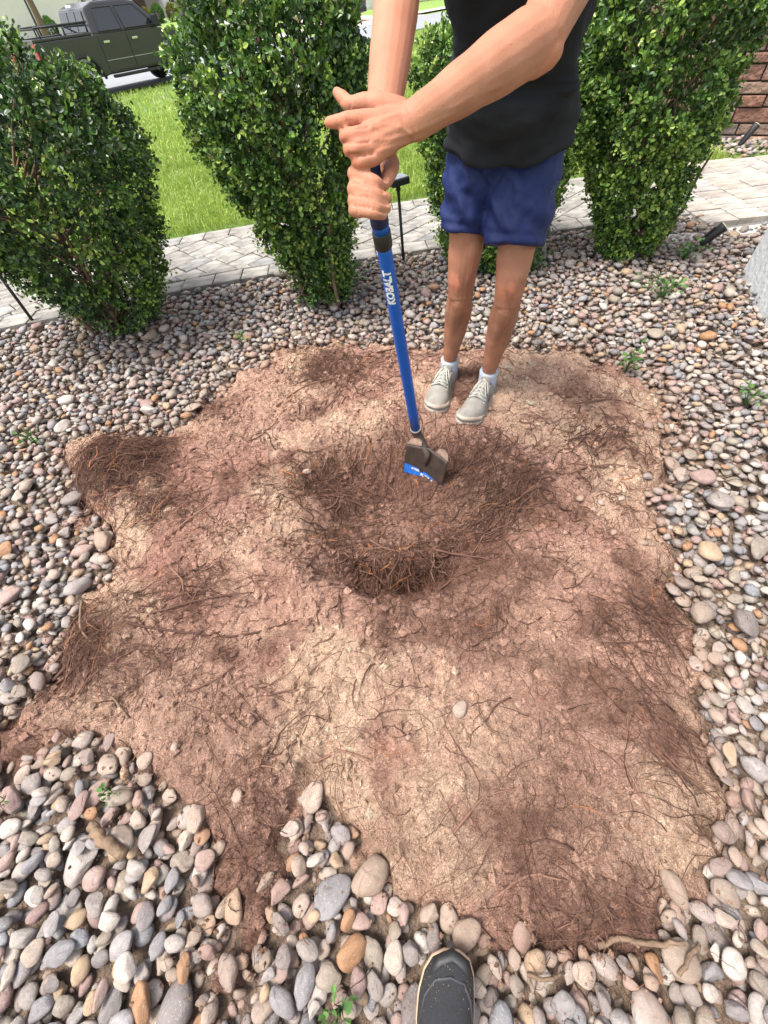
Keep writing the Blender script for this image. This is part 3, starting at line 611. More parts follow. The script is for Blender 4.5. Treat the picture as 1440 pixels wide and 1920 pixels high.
# frustum with a margin
zc = BYY*ct+HC*st; uu = BYY*st-HC*ct; aa = BXX/zc*FPX; bb = uu/zc*FPX
ix = 720+aa*cr-bb*sr; iy = 960-aa*sr-bb*cr
view = (zc > .2) & (ix > -170) & (ix < 1610) & (iy < 2090)
cand = view & ~blocked & (sdb < .075)
cj, ci = np.nonzero(cand & ((sdb < .004) | (rng.random(BXX.shape) < .16)))
area = len(cj)*CELL*CELL
NP_ = min(int(area*1700), 22000)
stones = []
order = np.sort(rng.random(NP_))[::-1]
for kk in range(NP_):
    big = rng.random(); fill = kk < NP_*.22
    a_ = .009+.006*rng.random() if fill else .0136+.0125*rng.random()+(.015*rng.random() if big < .15 else 0)+(.015 if big < .01 else 0)
    b_ = a_*rng.uniform(.52, .9); c_ = a_*rng.uniform(.34, .58); yaw = rng.uniform(0, np.pi)
    cy, sy = math.cos(yaw), math.sin(yaw); m_ = int(a_/CELL)+1
    gg = np.arange(-m_, m_+1)*CELL; gX, gY = np.meshgrid(gg, gg)
    q = 1-((gX*cy+gY*sy)/a_)**2-((-gX*sy+gY*cy)/b_)**2; inm = q > .02; prof = c_*np.sqrt(np.maximum(q, 0))
    best = None
    for t in range(5):
        k = rng.integers(len(cj)); j, i = cj[k], ci[k]
        if j < m_ or i < m_ or j+m_+1 > BH.shape[0] or i+m_+1 > BH.shape[1]: continue
        w = BH[j-m_:j+m_+1, i-m_:i+m_+1]; z = (w+prof)[inm].max()
        if best is None or z < best[0]: best = (z, j, i)
    if best is None or best[0] > .066: continue
    z, j, i = best; w = BH[j-m_:j+m_+1, i-m_:i+m_+1]
    gzx = float((w[:, -1].mean()-w[:, 0].mean())/(2*m_*CELL)); gzy = float((w[-1].mean()-w[0].mean())/(2*m_*CELL))
    z -= c_*(.22+.45*(sdb[j, i] > 0))
    w[inm] = np.maximum(w[inm], (z+prof)[inm])
    stones.append((bx[i], by[j], z, a_, b_, c_, yaw, -gzx*.6+rng.normal(0, .16), gzy*.6+rng.normal(0, .16), math.hypot(1, 0)))
# stones stranded on the soil
for px, py in [(1085,940),(1110,960),(1150,1000),(1165,935),(440,1495),(355,1530),(860,1335),(1125,945),(575,880),(565,1500),(820,1725),(760,1740),(330,1400),(1210,1010)]:
    c = G(px, py, .02); a_ = rng.uniform(.014, .024)
    stones.append((c[0], c[1], float(Hs(c[0], c[1]))+a_*.25, a_, a_*.75, a_*.5, rng.uniform(0, 3), rng.normal(0, .2), rng.normal(0, .2), 1))
stones = np.array(stones)
zz_ = stones[:, 1]*ct-(stones[:, 2]-HC)*st; uu_ = stones[:, 1]*st+(stones[:, 2]-HC)*ct
sx_ = 720+stones[:, 0]/zz_*FPX*cr-uu_/zz_*FPX*sr; sy_ = 960-stones[:, 0]/zz_*FPX*sr-uu_/zz_*FPX*cr
vis = (sx_ > 10) & (sx_ < 1430) & (sy_ > 0) & (sy_ < 1905)
jj = np.clip(((stones[:, 1]-BY0)/CELL).astype(int), 0, BH.shape[0]-1); ii = np.clip(((stones[:, 0]-BX0)/CELL).astype(int), 0, BH.shape[1]-1)
ontop = (stones[:, 2]+stones[:, 5]) > BH[jj, ii]-.004
score = stones[:, 3]*stones[:, 4]/zz_**2*np.where(vis & ontop, 1, 0)
near = set(np.argsort(-score)[:300].tolist())
def shape_variants(V0, nv, sd):
    out = []; r = np.random.default_rng(sd)
    for k in range(nv):
        V = V0.copy(); D = r.normal(0, 1, (7, 3)); D /= np.linalg.norm(D, axis=1)[:, None]
        for dv in D[:5 if k % 3 else 7]:       # flatten a few sides
            h = r.uniform(.6, .92) if k % 3 else r.uniform(.42, .7); p = V@dv; V = V-np.maximum(p-h, 0)[:, None]*dv*(r.uniform(.5, .9) if k % 3 else .95)
        V = V*(1+.06*np.sin(V[:, [1]]*3+r.random()*6)+.06*np.sin(V[:, [0]]*4+r.random()*6)+.025*np.sin(V[:, [0]]*9+V[:, [2]]*8+r.random()*6))
        V /= np.abs(V).max(0); out.append(V)
    return out
iv3, if3 = ico(3); iv2, if2 = ico(2)
def octa():
    V = [(1,0,0),(-1,0,0),(0,1,0),(0,-1,0),(0,0,1),(0,0,-1)]; F0 = [(0,2,4),(2,1,4),(1,3,4),(3,0,4),(2,0,5),(1,2,5),(3,1,5),(0,3,5)]; V = [np.array(v, float) for v in V]; mid_ = {}; F = []
    def md(a, b):
        k = (min(a, b), max(a, b))
        if k not in mid_: p = V[a]+V[b]; V.append(p/np.linalg.norm(p)); mid_[k] = len(V)-1
        return mid_[k]
    for a, b, c in F0:
        x, y, z = md(a, b), md(b, c), md(c, a); F += [(a, x, z), (x, b, y), (z, y, c), (x, y, z)]
    return np.array(V), np.array(F)
iv0, if0 = octa()
hi = [np_mesh('pebble', v, if3) for v in shape_variants(iv3, 14, 5)]
for m_ in hi: m_.materials.append(M['stone'])
lo = np.array(shape_variants(iv2, 14, 5)); lo0 = np.array(shape_variants(iv0, 14, 5))
def rot_mats(yaw, tx, ty):
    cz, sz = np.cos(yaw), np.sin(yaw); cX, sX = np.cos(ty), np.sin(ty); cY, sY = np.cos(tx), np.sin(tx)
    Z = np.zeros((len(yaw), 3, 3)); Z[:, 0, 0] = cz; Z[:, 0, 1] = -sz; Z[:, 1, 0] = sz; Z[:, 1, 1] = cz; Z[:, 2, 2] = 1
    X = np.zeros_like(Z); X[:, 0, 0] = 1; X[:, 1, 1] = cX; X[:, 1, 2] = -sX; X[:, 2, 1] = sX; X[:, 2, 2] = cX
    Y = np.zeros_like(Z); Y[:, 1, 1] = 1; Y[:, 0, 0] = cY; Y[:, 0, 2] = sY; Y[:, 2, 0] = -sY; Y[:, 2, 2] = cY
    return X@Y@Z
RM = rot_mats(stones[:, 6], stones[:, 7], stones[:, 8])
far = np.array([k for k in range(len(stones)) if k not in near])
jd = np.clip(((stones[:, 1]-BY0)/CELL).astype(int), 0, BH.shape[0]-1); idd = np.clip(((stones[:, 0]-BX0)/CELL).astype(int), 0, BH.shape[1]-1)
DUST = np.clip(np.exp(np.minimum(sdb[jd, idd], 0)/.05), 0, 1)*.6; DUST[sdb[jd, idd] <= -.9] = 0
DD = []
VV = []; FF = []; CC = []; off = 0
for sel, lv, fi in ((far[zz_[far] < 1.12], lo, if2), (far[zz_[far] >= 1.12], lo0, if0)):
    nv_ = lv.shape[1]; V = lv[rng.integers(0, 14, len(sel))]*stones[sel][:, None, 3:6]
    V = np.einsum('nij,nkj->nki', RM[sel], V)+stones[sel][:, None, 0:3]
    VV.append(V.reshape(-1, 3)); FF.append((fi[None]+(np.arange(len(sel))*nv_)[:, None, None]).reshape(-1, 3)+off); CC.append(np.repeat(rng.random(len(sel)), nv_)); DD.append(np.repeat(DUST[sel], nv_)); off += len(sel)*nv_
me = np_mesh('pebbles', np.concatenate(VV), np.concatenate(FF)); attr(me, 'rnd', np.concatenate(CC)); attr(me, 'dust', np.concatenate(DD))
pm = link('pebbles', me, M['stone_mass'], bedo); tag(pm, kind='stuff')
for k in near:
    o = link('pebble', hi[int(rng.integers(14))], None, bedo)
    mw = Matrix(RM[k].tolist()).to_4x4() @ Matrix.Diagonal((*stones[k, 3:6], 1)); mw.translation = Vector(stones[k, 0:3]); o.matrix_world = mw; o['dust'] = float(DUST[k])
#PART2
# soil crumbs and torn root ends strewn over the first rows of stones
def bh(x, y):
    i = np.clip(((np.asarray(x)-BX0)/CELL).astype(int), 0, BH.shape[1]-1); j = np.clip(((np.asarray(y)-BY0)/CELL).astype(int), 0, BH.shape[0]-1); return BH[j, i], sdb[j, i]
r = np.random.default_rng(90); n_ = 52000; x = r.uniform(GX0, GX1, n_); y = r.uniform(GY0, GY1, n_); hz_, sd_b = bh(x, y)
ok = (sd_b < .03) & (sd_b > -.18) & (hz_ < .004) & (r.random(n_) < np.exp(sd_b/.09)); x, y, hz_ = x[ok], y[ok], hz_[ok]; n_ = len(x); sz = .0015+.005*r.random(n_)**2.5
V = iv1[None]*(1+.3*r.standard_normal((n_, len(iv1), 1)))*sz[:, None, None]+np.stack([x, y, hz_+sz*.3], -1)[:, None, :]
me = np_mesh('crumbs', V.reshape(-1, 3), (if1[None]+(np.arange(n_)*len(iv1))[:, None, None]).reshape(-1, 3), False); attrc(me, 'Col', np.repeat(np.array([.46, .29, .21])*(.6+.7*r.random((n_, 1))), len(iv1), 0))
o = link('crumbs', me, m, soil); tag(o, kind='stuff')
n_ = 9000; x = r.uniform(GX0, GX1, n_); y = r.uniform(GY0, GY1, n_); _, sd_b = bh(x, y); ok = (sd_b < .02) & (sd_b > -.14) & (r.random(n_) < np.exp(sd_b/.07)*1.0) & (fbm(x*4, y*4, 2) > .40); x, y = x[ok], y[ok]; n_ = len(x)
P, R_ = roots(n_, x, y, .04+.12*r.random(n_)**2, .0006+.0018*r.random(n_)**3, .004, 9, seed=91); hz_, _ = bh(P[:, :, 0], P[:, :, 1])
hz_ = np.maximum(hz_, hz_.mean(1, keepdims=True)); P[:, :, 2] = hz_+.002+.01*r.random((n_, 1))*np.sin(np.linspace(0, np.pi, 9))[None]
V, F = tubes_batch(P, R_, 3); me = np_mesh('stray_roots', V, F); attr(me, 'rnd', np.repeat(np.clip(r.beta(2, 2, n_), 0, .95), 27)); o = link('stray_roots', me, M['root'], soil); tag(o, kind='stuff')
# ------------------------------------------------------------------ shrubs
def leaf_cloud(pos, nrm, size, up=.35, seed=0, aspect=.62, fold=.35):
    """one leaf per row: base point, facing direction"""
    r = np.random.default_rng(seed); n_ = len(pos)
    d = nrm*.55+r.normal(0, .55, (n_, 3))+np.array([0, 0, up]); d /= np.linalg.norm(d, axis=1, keepdims=True)
    f = nrm*.8+r.normal(0, .5, (n_, 3))+np.array([0, 0, .55]); w = np.cross(d, f); w /= np.linalg.norm(w, axis=1, keepdims=True)+1e-9; nn = np.cross(w, d)
    L = size[:, None]; Wd = L*aspect*.5
    b = pos; t = pos+d*L-nn*L*.12
    l1 = pos+d*L*.28+w*Wd*.85+nn*L*fold*.22; l2 = pos+d*L*.70+w*Wd*.9+nn*L*fold*.18
    r1 = pos+d*L*.28-w*Wd*.85+nn*L*fold*.22; r2 = pos+d*L*.70-w*Wd*.9+nn*L*fold*.18
    V = np.stack([b, l1, l2, t, r2, r1], 1).reshape(-1, 3); k = np.arange(n_)[:, None]*6
    F = np.concatenate([k+np.array([[0, 3, 2, 1]]), k+np.array([[0, 5, 4, 3]])])
    return V, F
def shrub(label, cx, cy, prof, n_sprig, seed, stems, dry=0.0, lit_tint=0.0, sag=0.0, sy=.95, low=None):
    """prof: list of (z, x_left, x_right) silhouette relative to world x; depth round"""
    r = np.random.default_rng(seed)
    root = empty('shrub', (cx, cy, 0)); tag(root, label, 'shrub', 'clipped shrubs along the walkway')
    pz = np.array([p[0] for p in prof]); pl = np.array([p[1] for p in prof])-cx; pr = np.array([p[2] for p in prof])-cx
    def prof_at(z): return np.interp(z, pz, (pl+pr)/2), np.interp(z, pz, (pr-pl)/2)
    zs = np.linspace(pz[0], pz[-1], 200); _, rr = prof_at(zs); w = rr+.05; w /= w.sum()
    z = r.choice(zs, n_sprig, p=w)+r.normal(0, .01, n_sprig); a = r.uniform(0, 2*np.pi, n_sprig)
    c, R = prof_at(z); dR = np.gradient(rr, zs)
    lump = fbm(a*1.6+seed, z*4, 3)*.22+fbm(a*6+seed, z*13, 2)*.16
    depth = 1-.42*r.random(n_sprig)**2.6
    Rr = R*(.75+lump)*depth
    nrm = np.stack([np.cos(a), np.sin(a)*sy, -np.interp(z, zs, dR)*.7], -1); nrm /= np.linalg.norm(nrm, axis=1, keepdims=True)
    pos = np.stack([c+np.cos(a)*Rr, np.sin(a)*Rr*sy, z], -1)
    gap = fbm(a*2.6+seed*3, z*6.5+4, 3); keep = (gap > .40) | (depth < .8); pos, nrm, depth = pos[keep], nrm[keep], depth[keep]; ns = len(pos)
    k = 8
    sd = nrm+r.normal(0, .35, (ns, 3))+np.array([0, 0, .25]); sd /= np.linalg.norm(sd, axis=1, keepdims=True)
    t = (np.arange(k)/(k-1))[None, :, None]; Ls = (.03+.05*r.random(ns))[:, None, None]
    LP = pos[:, None, :]+sd[:, None, :]*t*Ls+r.normal(0, .007, (ns, k, 3))
    size = (.0185+.0135*r.random((ns, k)))*(1.08-.35*t[..., 0])
    V, F = leaf_cloud(LP.reshape(-1, 3), np.repeat(nrm, k, 0), size.ravel(), seed=seed+1, aspect=.70)
    tip = t[..., 0]
    clm = fbm(np.arctan2(pos[:, 1], pos[:, 0])*2.2+seed, pos[:, 2]*5, 3)[:, None]
    hue = np.clip(lit_tint+.42*r.random((ns, 1))*depth[:, None]+.5*tip*r.random((ns, 1))*clm*1.6+r.normal(0, .10, (ns, k))+.42*(r.random((ns, 1)) < .22*clm), 0, 1)  # first term lightens leaf colour per shrub, painting in how brightly it is lit
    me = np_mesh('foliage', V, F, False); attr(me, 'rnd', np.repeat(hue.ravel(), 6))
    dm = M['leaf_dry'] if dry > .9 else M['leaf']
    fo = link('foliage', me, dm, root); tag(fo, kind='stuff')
    # dry / pale sprigs as a second mass
    nd = int(ns*.05*(1+8*dry)); sel = r.choice(ns, nd)
    if dry: sel = sel[(pos[sel, 2] > .75) | (r.random(nd) < .15)]
    if len(sel):
        LP2 = LP[sel]+nrm[sel][:, None, :]*.012+r.normal(0, .012, (len(sel), k, 3))
        V, F = leaf_cloud(LP2.reshape(-1, 3), np.repeat(nrm[sel], k, 0), size[sel].ravel()*.9, seed=seed+9)
        me = np_mesh('dry_foliage', V, F, False); attr(me, 'rnd', np.repeat(np.clip(r.beta(2, 2, (len(sel), k)), 0, 1).ravel(), 6))
        o2 = link('dry_foliage', me, M['leaf_dry'], root); tag(o2, kind='stuff')
    # stems
    for s_ in stems:
        P = [np.array([s_[0], s_[1], -.05])]
        tgt = np.array([s_[2], s_[3], s_[4]])
        for q in np.linspace(.15, 1, 6): P.append(P[0]*(1-q)+tgt*q+r.normal(0, .012, 3))
        o3 = MB().tube(P, np.linspace(s_[5], s_[5]*.35, 7), 8).build('stem', M['bark'], root, True)
    # inner twigs
    m_ = MB()
    for q in range(70):
        z1 = r.uniform(pz[0]+.1, pz[-1]*.95); c1, R1 = prof_at(z1); a1 = r.uniform(0, 2*np.pi)
        e = np.array([c1+math.cos(a1)*R1*.9, math.sin(a1)*R1*.9*sy, z1]); s0 = np.array([c1*.3, 0, max(z1-.35, 0)]); mdl = (e+s0)/2+r.normal(0, .03, 3)
        m_.tube([s0, mdl, e], [.007, .005, .002], 5, False)
    tw = m_.build('twigs', M['bark'], root, True); tag(tw, kind='stuff')
    return root
shrub('large dark shrub leaning out over the pebbles next to the parked pickup', -1.52, 2.6,
      [(.03,-1.54,-1.30),(.12,-1.60,-1.20),(.25,-1.70,-1.12),(.4,-1.83,-1.05),(.65,-2.05,-.97),(.82,-2.17,-.95),(.92,-2.15,-1.0),(1.0,-2.12,-1.06),(1.07,-2.10,-1.16),(1.14,-2.08,-1.28),(1.20,-2.0,-1.42),(1.25,-1.88,-1.6)], 5700, 31,
      [(0,0,-.15,-.1,.7,.022),(.05,-.03,.25,-.15,.7,.02),(-.06,.02,-.4,-.05,.5,.018),(.08,-.06,.2,-.32,.62,.016),(-.10,-.03,-.2,-.10,.4,.014)], dry=.25, lit_tint=.08)
shrub('tapering shrub with bare side stem left of the shovel handle', -.24, 2.66,
      [(.03,-.32,-.10),(.1,-.36,-.07),(.2,-.39,-.06),(.38,-.48,.0),(.56,-.58,.07),(.74,-.65,.11),(.9,-.69,.14),(1.05,-.65,.16),(1.15,-.54,.13),(1.25,-.42,.06),(1.32,-.3,-.06)], 5400, 32,
      [(0,0,-.1,-.05,.8,.02),(.10,-.12,.12,-.26,.55,.012),(-.08,0,-.25,-.1,.7,.016)], dry=.12, lit_tint=.15)
shrub('shorter shrub behind the man beside the lawn', .86, 3.0,
      [(.02,.62,1.16),(.1,.58,1.2),(.22,.55,1.24),(.45,.48,1.30),(.66,.41,1.33),(.82,.40,1.33),(.92,.42,1.30),(1.0,.48,1.22),(1.07,.6,1.05)], 4300, 33,
      [(0,0,-.1,-.05,.6,.018),(.06,0,.2,0,.6,.016)], dry=.12, lit_tint=.22)
shrub('full bright green shrub between the man and the white stucco block', 1.72, 2.86,
      [(.02,1.60,1.88),(.12,1.56,1.92),(.24,1.50,1.94),(.37,1.43,1.95),(.6,1.32,1.97),(.85,1.23,1.99),(1.05,1.21,2.0),(1.2,1.25,1.97),(1.35,1.36,1.88),(1.45,1.5,1.76)], 6200, 34,
      [(0,0,-.1,-.05,.8,.02),(.22,-.05,.28,-.12,.5,.014),(.05,.05,.2,0,.6,.016),(-.08,-.03,-.2,-.15,.5,.014)], dry=.03, lit_tint=.24)
def weed(label, px, py, n_, rad, size, seed, hgt=.05, Z=.02):
    r = np.random.default_rng(seed); c = G(px, py, Z); root = empty('weed', c)
    tag(root, label, 'weed', 'small weeds among the pebbles')
    p = r.normal(0, rad*.5, (n_, 3)); p[:, 2] = np.abs(r.normal(hgt*.5, hgt*.4, n_))
    nv = np.stack([p[:, 0]/rad, p[:, 1]/rad, np.full(n_, .9)], -1); nv /= np.linalg.norm(nv, axis=1, keepdims=True)
    V, F = leaf_cloud(p, nv, size*(.6+.7*r.random(n_)), seed=seed, aspect=.75)
    me = np_mesh('leaves', V, F, False); attr(me, 'rnd', np.repeat(r.random(n_), 6)); o = link('leaves', me, M['weed'], root); tag(o, kind='stuff')
    m_ = MB()
    for q in range(0, n_, 2): m_.tube([(0, 0, -.03), p[q]*[.6, .6, .5], p[q]], [.0014, .001, .0007], 4, False)
    m_.build('stalks', M['weed'], root)
weed('round-leaved weed at the bottom edge near the black shoe', 636, 1897, 26, .03, .016, 41, .05)
weed('tiny weed by the lichen-grey stones left of the soil tongue', 205, 1487, 14, .02, .013, 42, .03)
weed('pale weed beside the root pile at the left', 58, 822, 26, .04, .018, 43, .03)
weed('leafy weed patch among pebbles under the bright shrub', 1245, 548, 70, .10, .022, 44, .06)
weed('upright weed at the upper right rim of the soil', 1178, 686, 36, .04, .022, 45, .07)
weed('dark weed in the pebbles near the picture right edge', 1405, 748, 26, .05, .02, 46, .05)
weed('low weed tuft at the foot of the tapering shrub', 650, 530, 150, .13, .024, 47, .10)
weed('weed clump at the foot of the spotlight', 1285, 478, 70, .08, .02, 48, .06)
weed('sprawling weed under the shorter shrub', 1000, 500, 60, .1, .022, 49, .06)
weed('little weed on the left pebble corner', 4, 1505, 14, .02, .014, 50, .03)
weed('thin weed among the pale pebbles left of the soil', 452, 640, 14, .03, .016, 51, .04)
# ------------------------------------------------------------------ garden lamps
def path_lamp(label, bpx, bpy_, tilt, hgt=.46):
    c = G(bpx, bpy_, -.01); root = empty('path_lamp', c); root.rotation_euler = tilt; tag(root, label, 'garden lamp', 'black path lamps by the walkway')
    MB().tube([(0, 0, -.08), (0, 0, hgt-.02)], .0095, 10).build('post', M['rubber'], root, True)
    MB().tube([(0, 0, hgt-.03), (0, 0, hgt)], .014, 10).build('collar', M['rubber'], root, True)
    MB().box((-.058, -.05, hgt), (.058, .05, hgt+.035), .006).build('lamp_head', M['rubber'], root)
    MB().box((-.05, -.042, hgt+.0352), (.05, .042, hgt+.038), .001).build('solar_panel', mat('solar_panel', (.12, .14, .16), .2, noise=(40, (.2, .22, .24), .4)), root)
path_lamp('black path lamp with flat square head between shovel and man', 757, 492, (0.0, -.055, .35), .44)
path_lamp('black path lamp post cut by the left picture edge', 64, 605, (0, .02, .2), .46)
def spot(label, px, py, tip, hl, Z=.0):
    c = G(px, py, Z); root = empty('spotlight', c); tag(root, label, 'garden light', 'black garden spotlights')
    t = np.array(tip); t = t/np.linalg.norm(t)
    MB().tube([(0, 0, -.05), t*.05], .008, 8).build('spike', M['rubber'], root, True)
    MB().tube([t*.04, t*.05, t*hl*.9, t*hl], [.016, .022, .030, .031], 14).build('housing', M['rubber'], root, True)
    MB().tube([t*hl, t*(hl+.004)], [.028, .026], 14).build('lens', mat('spot_lens', (.75, .68, .42), .2), root, True)
    w = np.cross(t, [0, 0, 1.]); w /= np.linalg.norm(w); v = np.cross(w, t)
    MB().tube([t*.06+v*.03, t*hl*.8+v*.034], .006, 6).build('bracket', M['rubber'], root)
spot('tilted black spotlight with pale lens under the bright shrub', 1300, 468, (.55, -.12, .62), .17)
spot('black spotlight in front of the stone veneer wall', 1378, 283, (.5, .1, .75), .2)
# ------------------------------------------------------------------ white stucco block and stone veneer wall
c = G(1392, 508, 0); rt = empty('stucco_block', (c[0], c[1], 0), math.radians(-20)); tag(rt, 'white rough stucco column base at the right picture edge', 'column')
MB().box((0, -1.1, -.1), (.62, 0, 1.15), .008).build('shaft', M['stucco'], rt)
MB().box((-.04, -1.14, 1.15), (.66, .04, 1.25), .012).build('cap', M['stucco'], rt)
wp = G(1400, 262, 0); d = np.array([.86, -.51]); wn = np.array([-.51, -.86])
wall = empty('stone_wall', (wp[0], wp[1], 0), math.atan2(d[1], d[0])); tag(wall, 'brown stone veneer wall behind the bright shrub', 'wall')
MB().box((-1.6, .03, -.1), (2.2, .30, 2.6)).build('core', mat('mortar', (.10, .085, .07), .95, bump=(60, .6, .01)), wall)
z = -.04
while z < 2.55:
    hh = random.choice((.055, .07, .085, .11)); x = -1.6+random.uniform(-.1, 0)
    while x < 2.2:
        ln = random.uniform(.16, .48); dp = random.uniform(.02, .055)
        o = MB().box((x+.006, .03-dp, z+.006), (min(x+ln, 2.2)-.006, .031, z+hh-.006), .008).build('stone', M['veneer'], wall); x += ln
    z += hh
# gravel at the wall foot
r = np.random.default_rng(5); n_ = 420; px_ = wp[0]+r.uniform(-1.2, .9, n_)*d[0]+r.uniform(.05, .6, n_)*wn[0]; py_ = wp[1]+r.uniform(-1.0, .6, n_)*d[1]; 
t_ = r.uniform(-1.2, .8, n_); s_ = r.uniform(.02, .62, n_); PX = wp[0]+t_*d[0]+s_*wn[0]; PY = wp[1]+t_*d[1]+s_*wn[1]; ok = PY > 4.42; PX, PY = PX[ok], PY[ok]; n_ = len(PX)
sc = np.stack([r.uniform(.02, .035, n_), r.uniform(.015, .026, n_), r.uniform(.012, .018, n_)], -1)
V = lo[r.integers(0, 14, n_)]*sc[:, None, :]; V = np.einsum('nij,nkj->nki', rot_mats(r.uniform(0, 3, n_), r.normal(0, .25, n_), r.normal(0, .25, n_)), V)+np.stack([PX, PY, r.uniform(-.01, .03, n_)], -1)[:, None, :]
me = np_mesh('gravel', V.reshape(-1, 3), (if2[None]+(np.arange(n_)*len(iv2))[:, None, None]).reshape(-1, 3)); attr(me, 'rnd', np.repeat(r.random(n_), len(iv2)))
o = link('gravel', me, M['stone_mass']); tag(o, 'loose pebbles at the foot of the stone veneer wall', 'pebbles', kind='stuff')
mm = MB(); cpts = [wp[:2]+t*d+s*wn for t, s in ((-1.4, 0), (1.2, 0), (1.2, .7), (-1.4, .7))]
mm.prism([tuple(p) for p in cpts], 'z', -.2, -.012).build('planting_strip', M['bed'])['kind'] = 'structure'
# concrete haunch along the patio edge
hb = MB().box((2.1, 2.93, -.1), (3.0, 3.06, -.012), .02).build('concrete_edge', M['concrete']); tag(hb, kind='structure')
# ------------------------------------------------------------------ loose wood on the ground
def ztop(x, y):
    i = int(np.clip((x-BX0)/CELL, 2, BH.shape[1]-3)); j = int(np.clip((y-BY0)/CELL, 2, BH.shape[0]-3))
    v = BH[j-2:j+3, i-2:i+3].max()
    return float(v)
def stick(name, label, cat, pix, r0, shade, taper=.5):
    P = []
    for x, y in pix:
        c = G(x, y, .03); P.append([c[0], c[1], ztop(c[0], c[1])+r0*.8])
    P = np.array(P); P[:, 2] = np.maximum(P[:, 2], P[:, 2].mean()-.01)
    o = root_obj(P, r0, None, name, shade=shade, taper=taper); o.data.materials[0] = M['bark']; tag(o, label, cat, 'loose wood on the ground'); return o
stick('bark_piece', 'thick brown bark chunk lying on the lower left pebbles', 'wood', [(165,1545),(195,1572),(235,1603)], .0125, .75, .1).data.materials[0] = M['bark']
stick('twig', 'short red-brown twig on the lower right pebbles', 'twig', [(1322,1775),(1300,1800),(1283,1835)], .0055, .85, .3)
stick('root', 'long grey root lying along the lower right soil edge', 'root', [(1130,1778),(1180,1768),(1240,1776),(1290,1770)], .006, .7, .4)
stick('splinter', 'orange wood splinter on the left soil', 'wood', [(200,1302),(220,1325),(235,1345)], .0035, 1., .3)
stick('twig', 'reddish twig across the pebbles right of the black shoe', 'twig', [(990,1832),(1030,1838),(1065,1830)], .004, .85, .3)
stick('root', 'dark root hanging into the pebbles at the left soil edge', 'root', [(150,1125),(155,1180),(185,1215)], .005, .55, .4)
# ------------------------------------------------------------------ shovel
top = CD(690, 292, .69); botp = G(779, 803, .13); ax = (botp-top); Lsh = np.linalg.norm(ax); ax /= Lsh
shov = empty('shovel', (0, 0, 0)); tag(shov, 'blue handled square shovel dug into the soil hole', 'shovel')
def along(t): return top+ax*t
RT, RB = .0148, .0182
def rad_at(t): return RT+(RB-RT)*t/Lsh
MB().tube([along(-.03), along(.0), along(.12)], [.0175, .0175, .0178], 20).build('grip', M['grip'], shov, True)
tcol = np.linalg.norm(CD(717, 436, .80)-top)
# find shaft parameter whose projection hits y=436
def projpx(p):
    X, Y, Zp = p[0], p[1], p[2]-HC; zc_ = Y*ct-Zp*st; U = Y*st+Zp*ct; a_, b_ = X/zc_*FPX, U/zc_*FPX
    return np.array([720+a_*cr-b_*sr, 960-a_*sr-b_*cr])
ts = np.linspace(0, Lsh, 400); py_ = np.array([projpx(along(t))[1] for t in ts])
def t_at(y): return float(np.interp(y, py_, ts))
tc0, tc1 = t_at(432), t_at(462)
MB().tube([along(.10), along(tc0+.004)], [.0168, .0170], 20).build('sleeve', M['blue'], shov, True)
MB().tube([along(tc0), along(tc0+.002), along(tc1-.002), along(tc1)], [.0172, .0188, .0186, .0172], 20).build('collar', M['collar'], shov, True)
sh = MB().tube([along(tc1-.002)]+[along(t) for t in np.linspace(tc1+.01, Lsh, 8)], [rad_at(t) for t in [tc1]+list(np.linspace(tc1+.01, Lsh, 8))], 24).build('shaft', M['blue'], shov, True)
MB().tube([along(Lsh-.003), along(Lsh+.005)], [.0205, .0205], 20).build('ring', M['silver'], shov, True)
# lettering wrapped round the shaft
def text_mesh(body, size, bold=.0):
    cu = bpy.data.curves.new('txt', 'FONT'); cu.body = body; cu.size = size; cu.offset = bold; cu.align_x = 'CENTER'; cu.align_y = 'CENTER'; cu.resolution_u = 4
    ob = bpy.data.objects.new('txt', cu); COL.objects.link(ob); bpy.context.view_layer.update()
    me = bpy.data.meshes.new_from_object(ob.evaluated_get(bpy.context.evaluated_depsgraph_get())); bpy.data.objects.remove(ob)
    bm = bmesh.new(); bm.from_mesh(me); bmesh.ops.triangulate(bm, faces=bm.faces); 
    for _ in range(2): bmesh.ops.subdivide_edges(bm, edges=[e for e in bm.edges if e.calc_length() > size*.12], cuts=1)
    bm.to_mesh(me); bm.free(); return me
t_mid = t_at(531); tA, tB = t_at(500), t_at(563); me = text_mesh('KOBALT', .0255, .0014)
co = np.array([v.co[:] for v in me.vertices]); co[:, 0] *= (tB-tA)/(co[:, 0].max()-co[:, 0].min())
pc = along(t_mid); view_d = O3-pc; view_d -= ax*np.dot(view_d, ax); view_d /= np.linalg.norm(view_d); side = np.cross(view_d, ax)   # side
if np.dot(side, np.array([cx_[0], cx_[1], cx_[2]])) > 0: side = -side      # side = picture left
V = []
for x_, y_, _ in co:
    R_ = rad_at(t_mid-x_)+.0006; an = y_/R_+.25
    V.append(along(t_mid-x_)+R_*(math.cos(an)*view_d+math.sin(an)*side))
me.vertices.foreach_set('co', np.array(V, np.float32).ravel()); me.update(); link('lettering', me, M['white_ink'], sh)
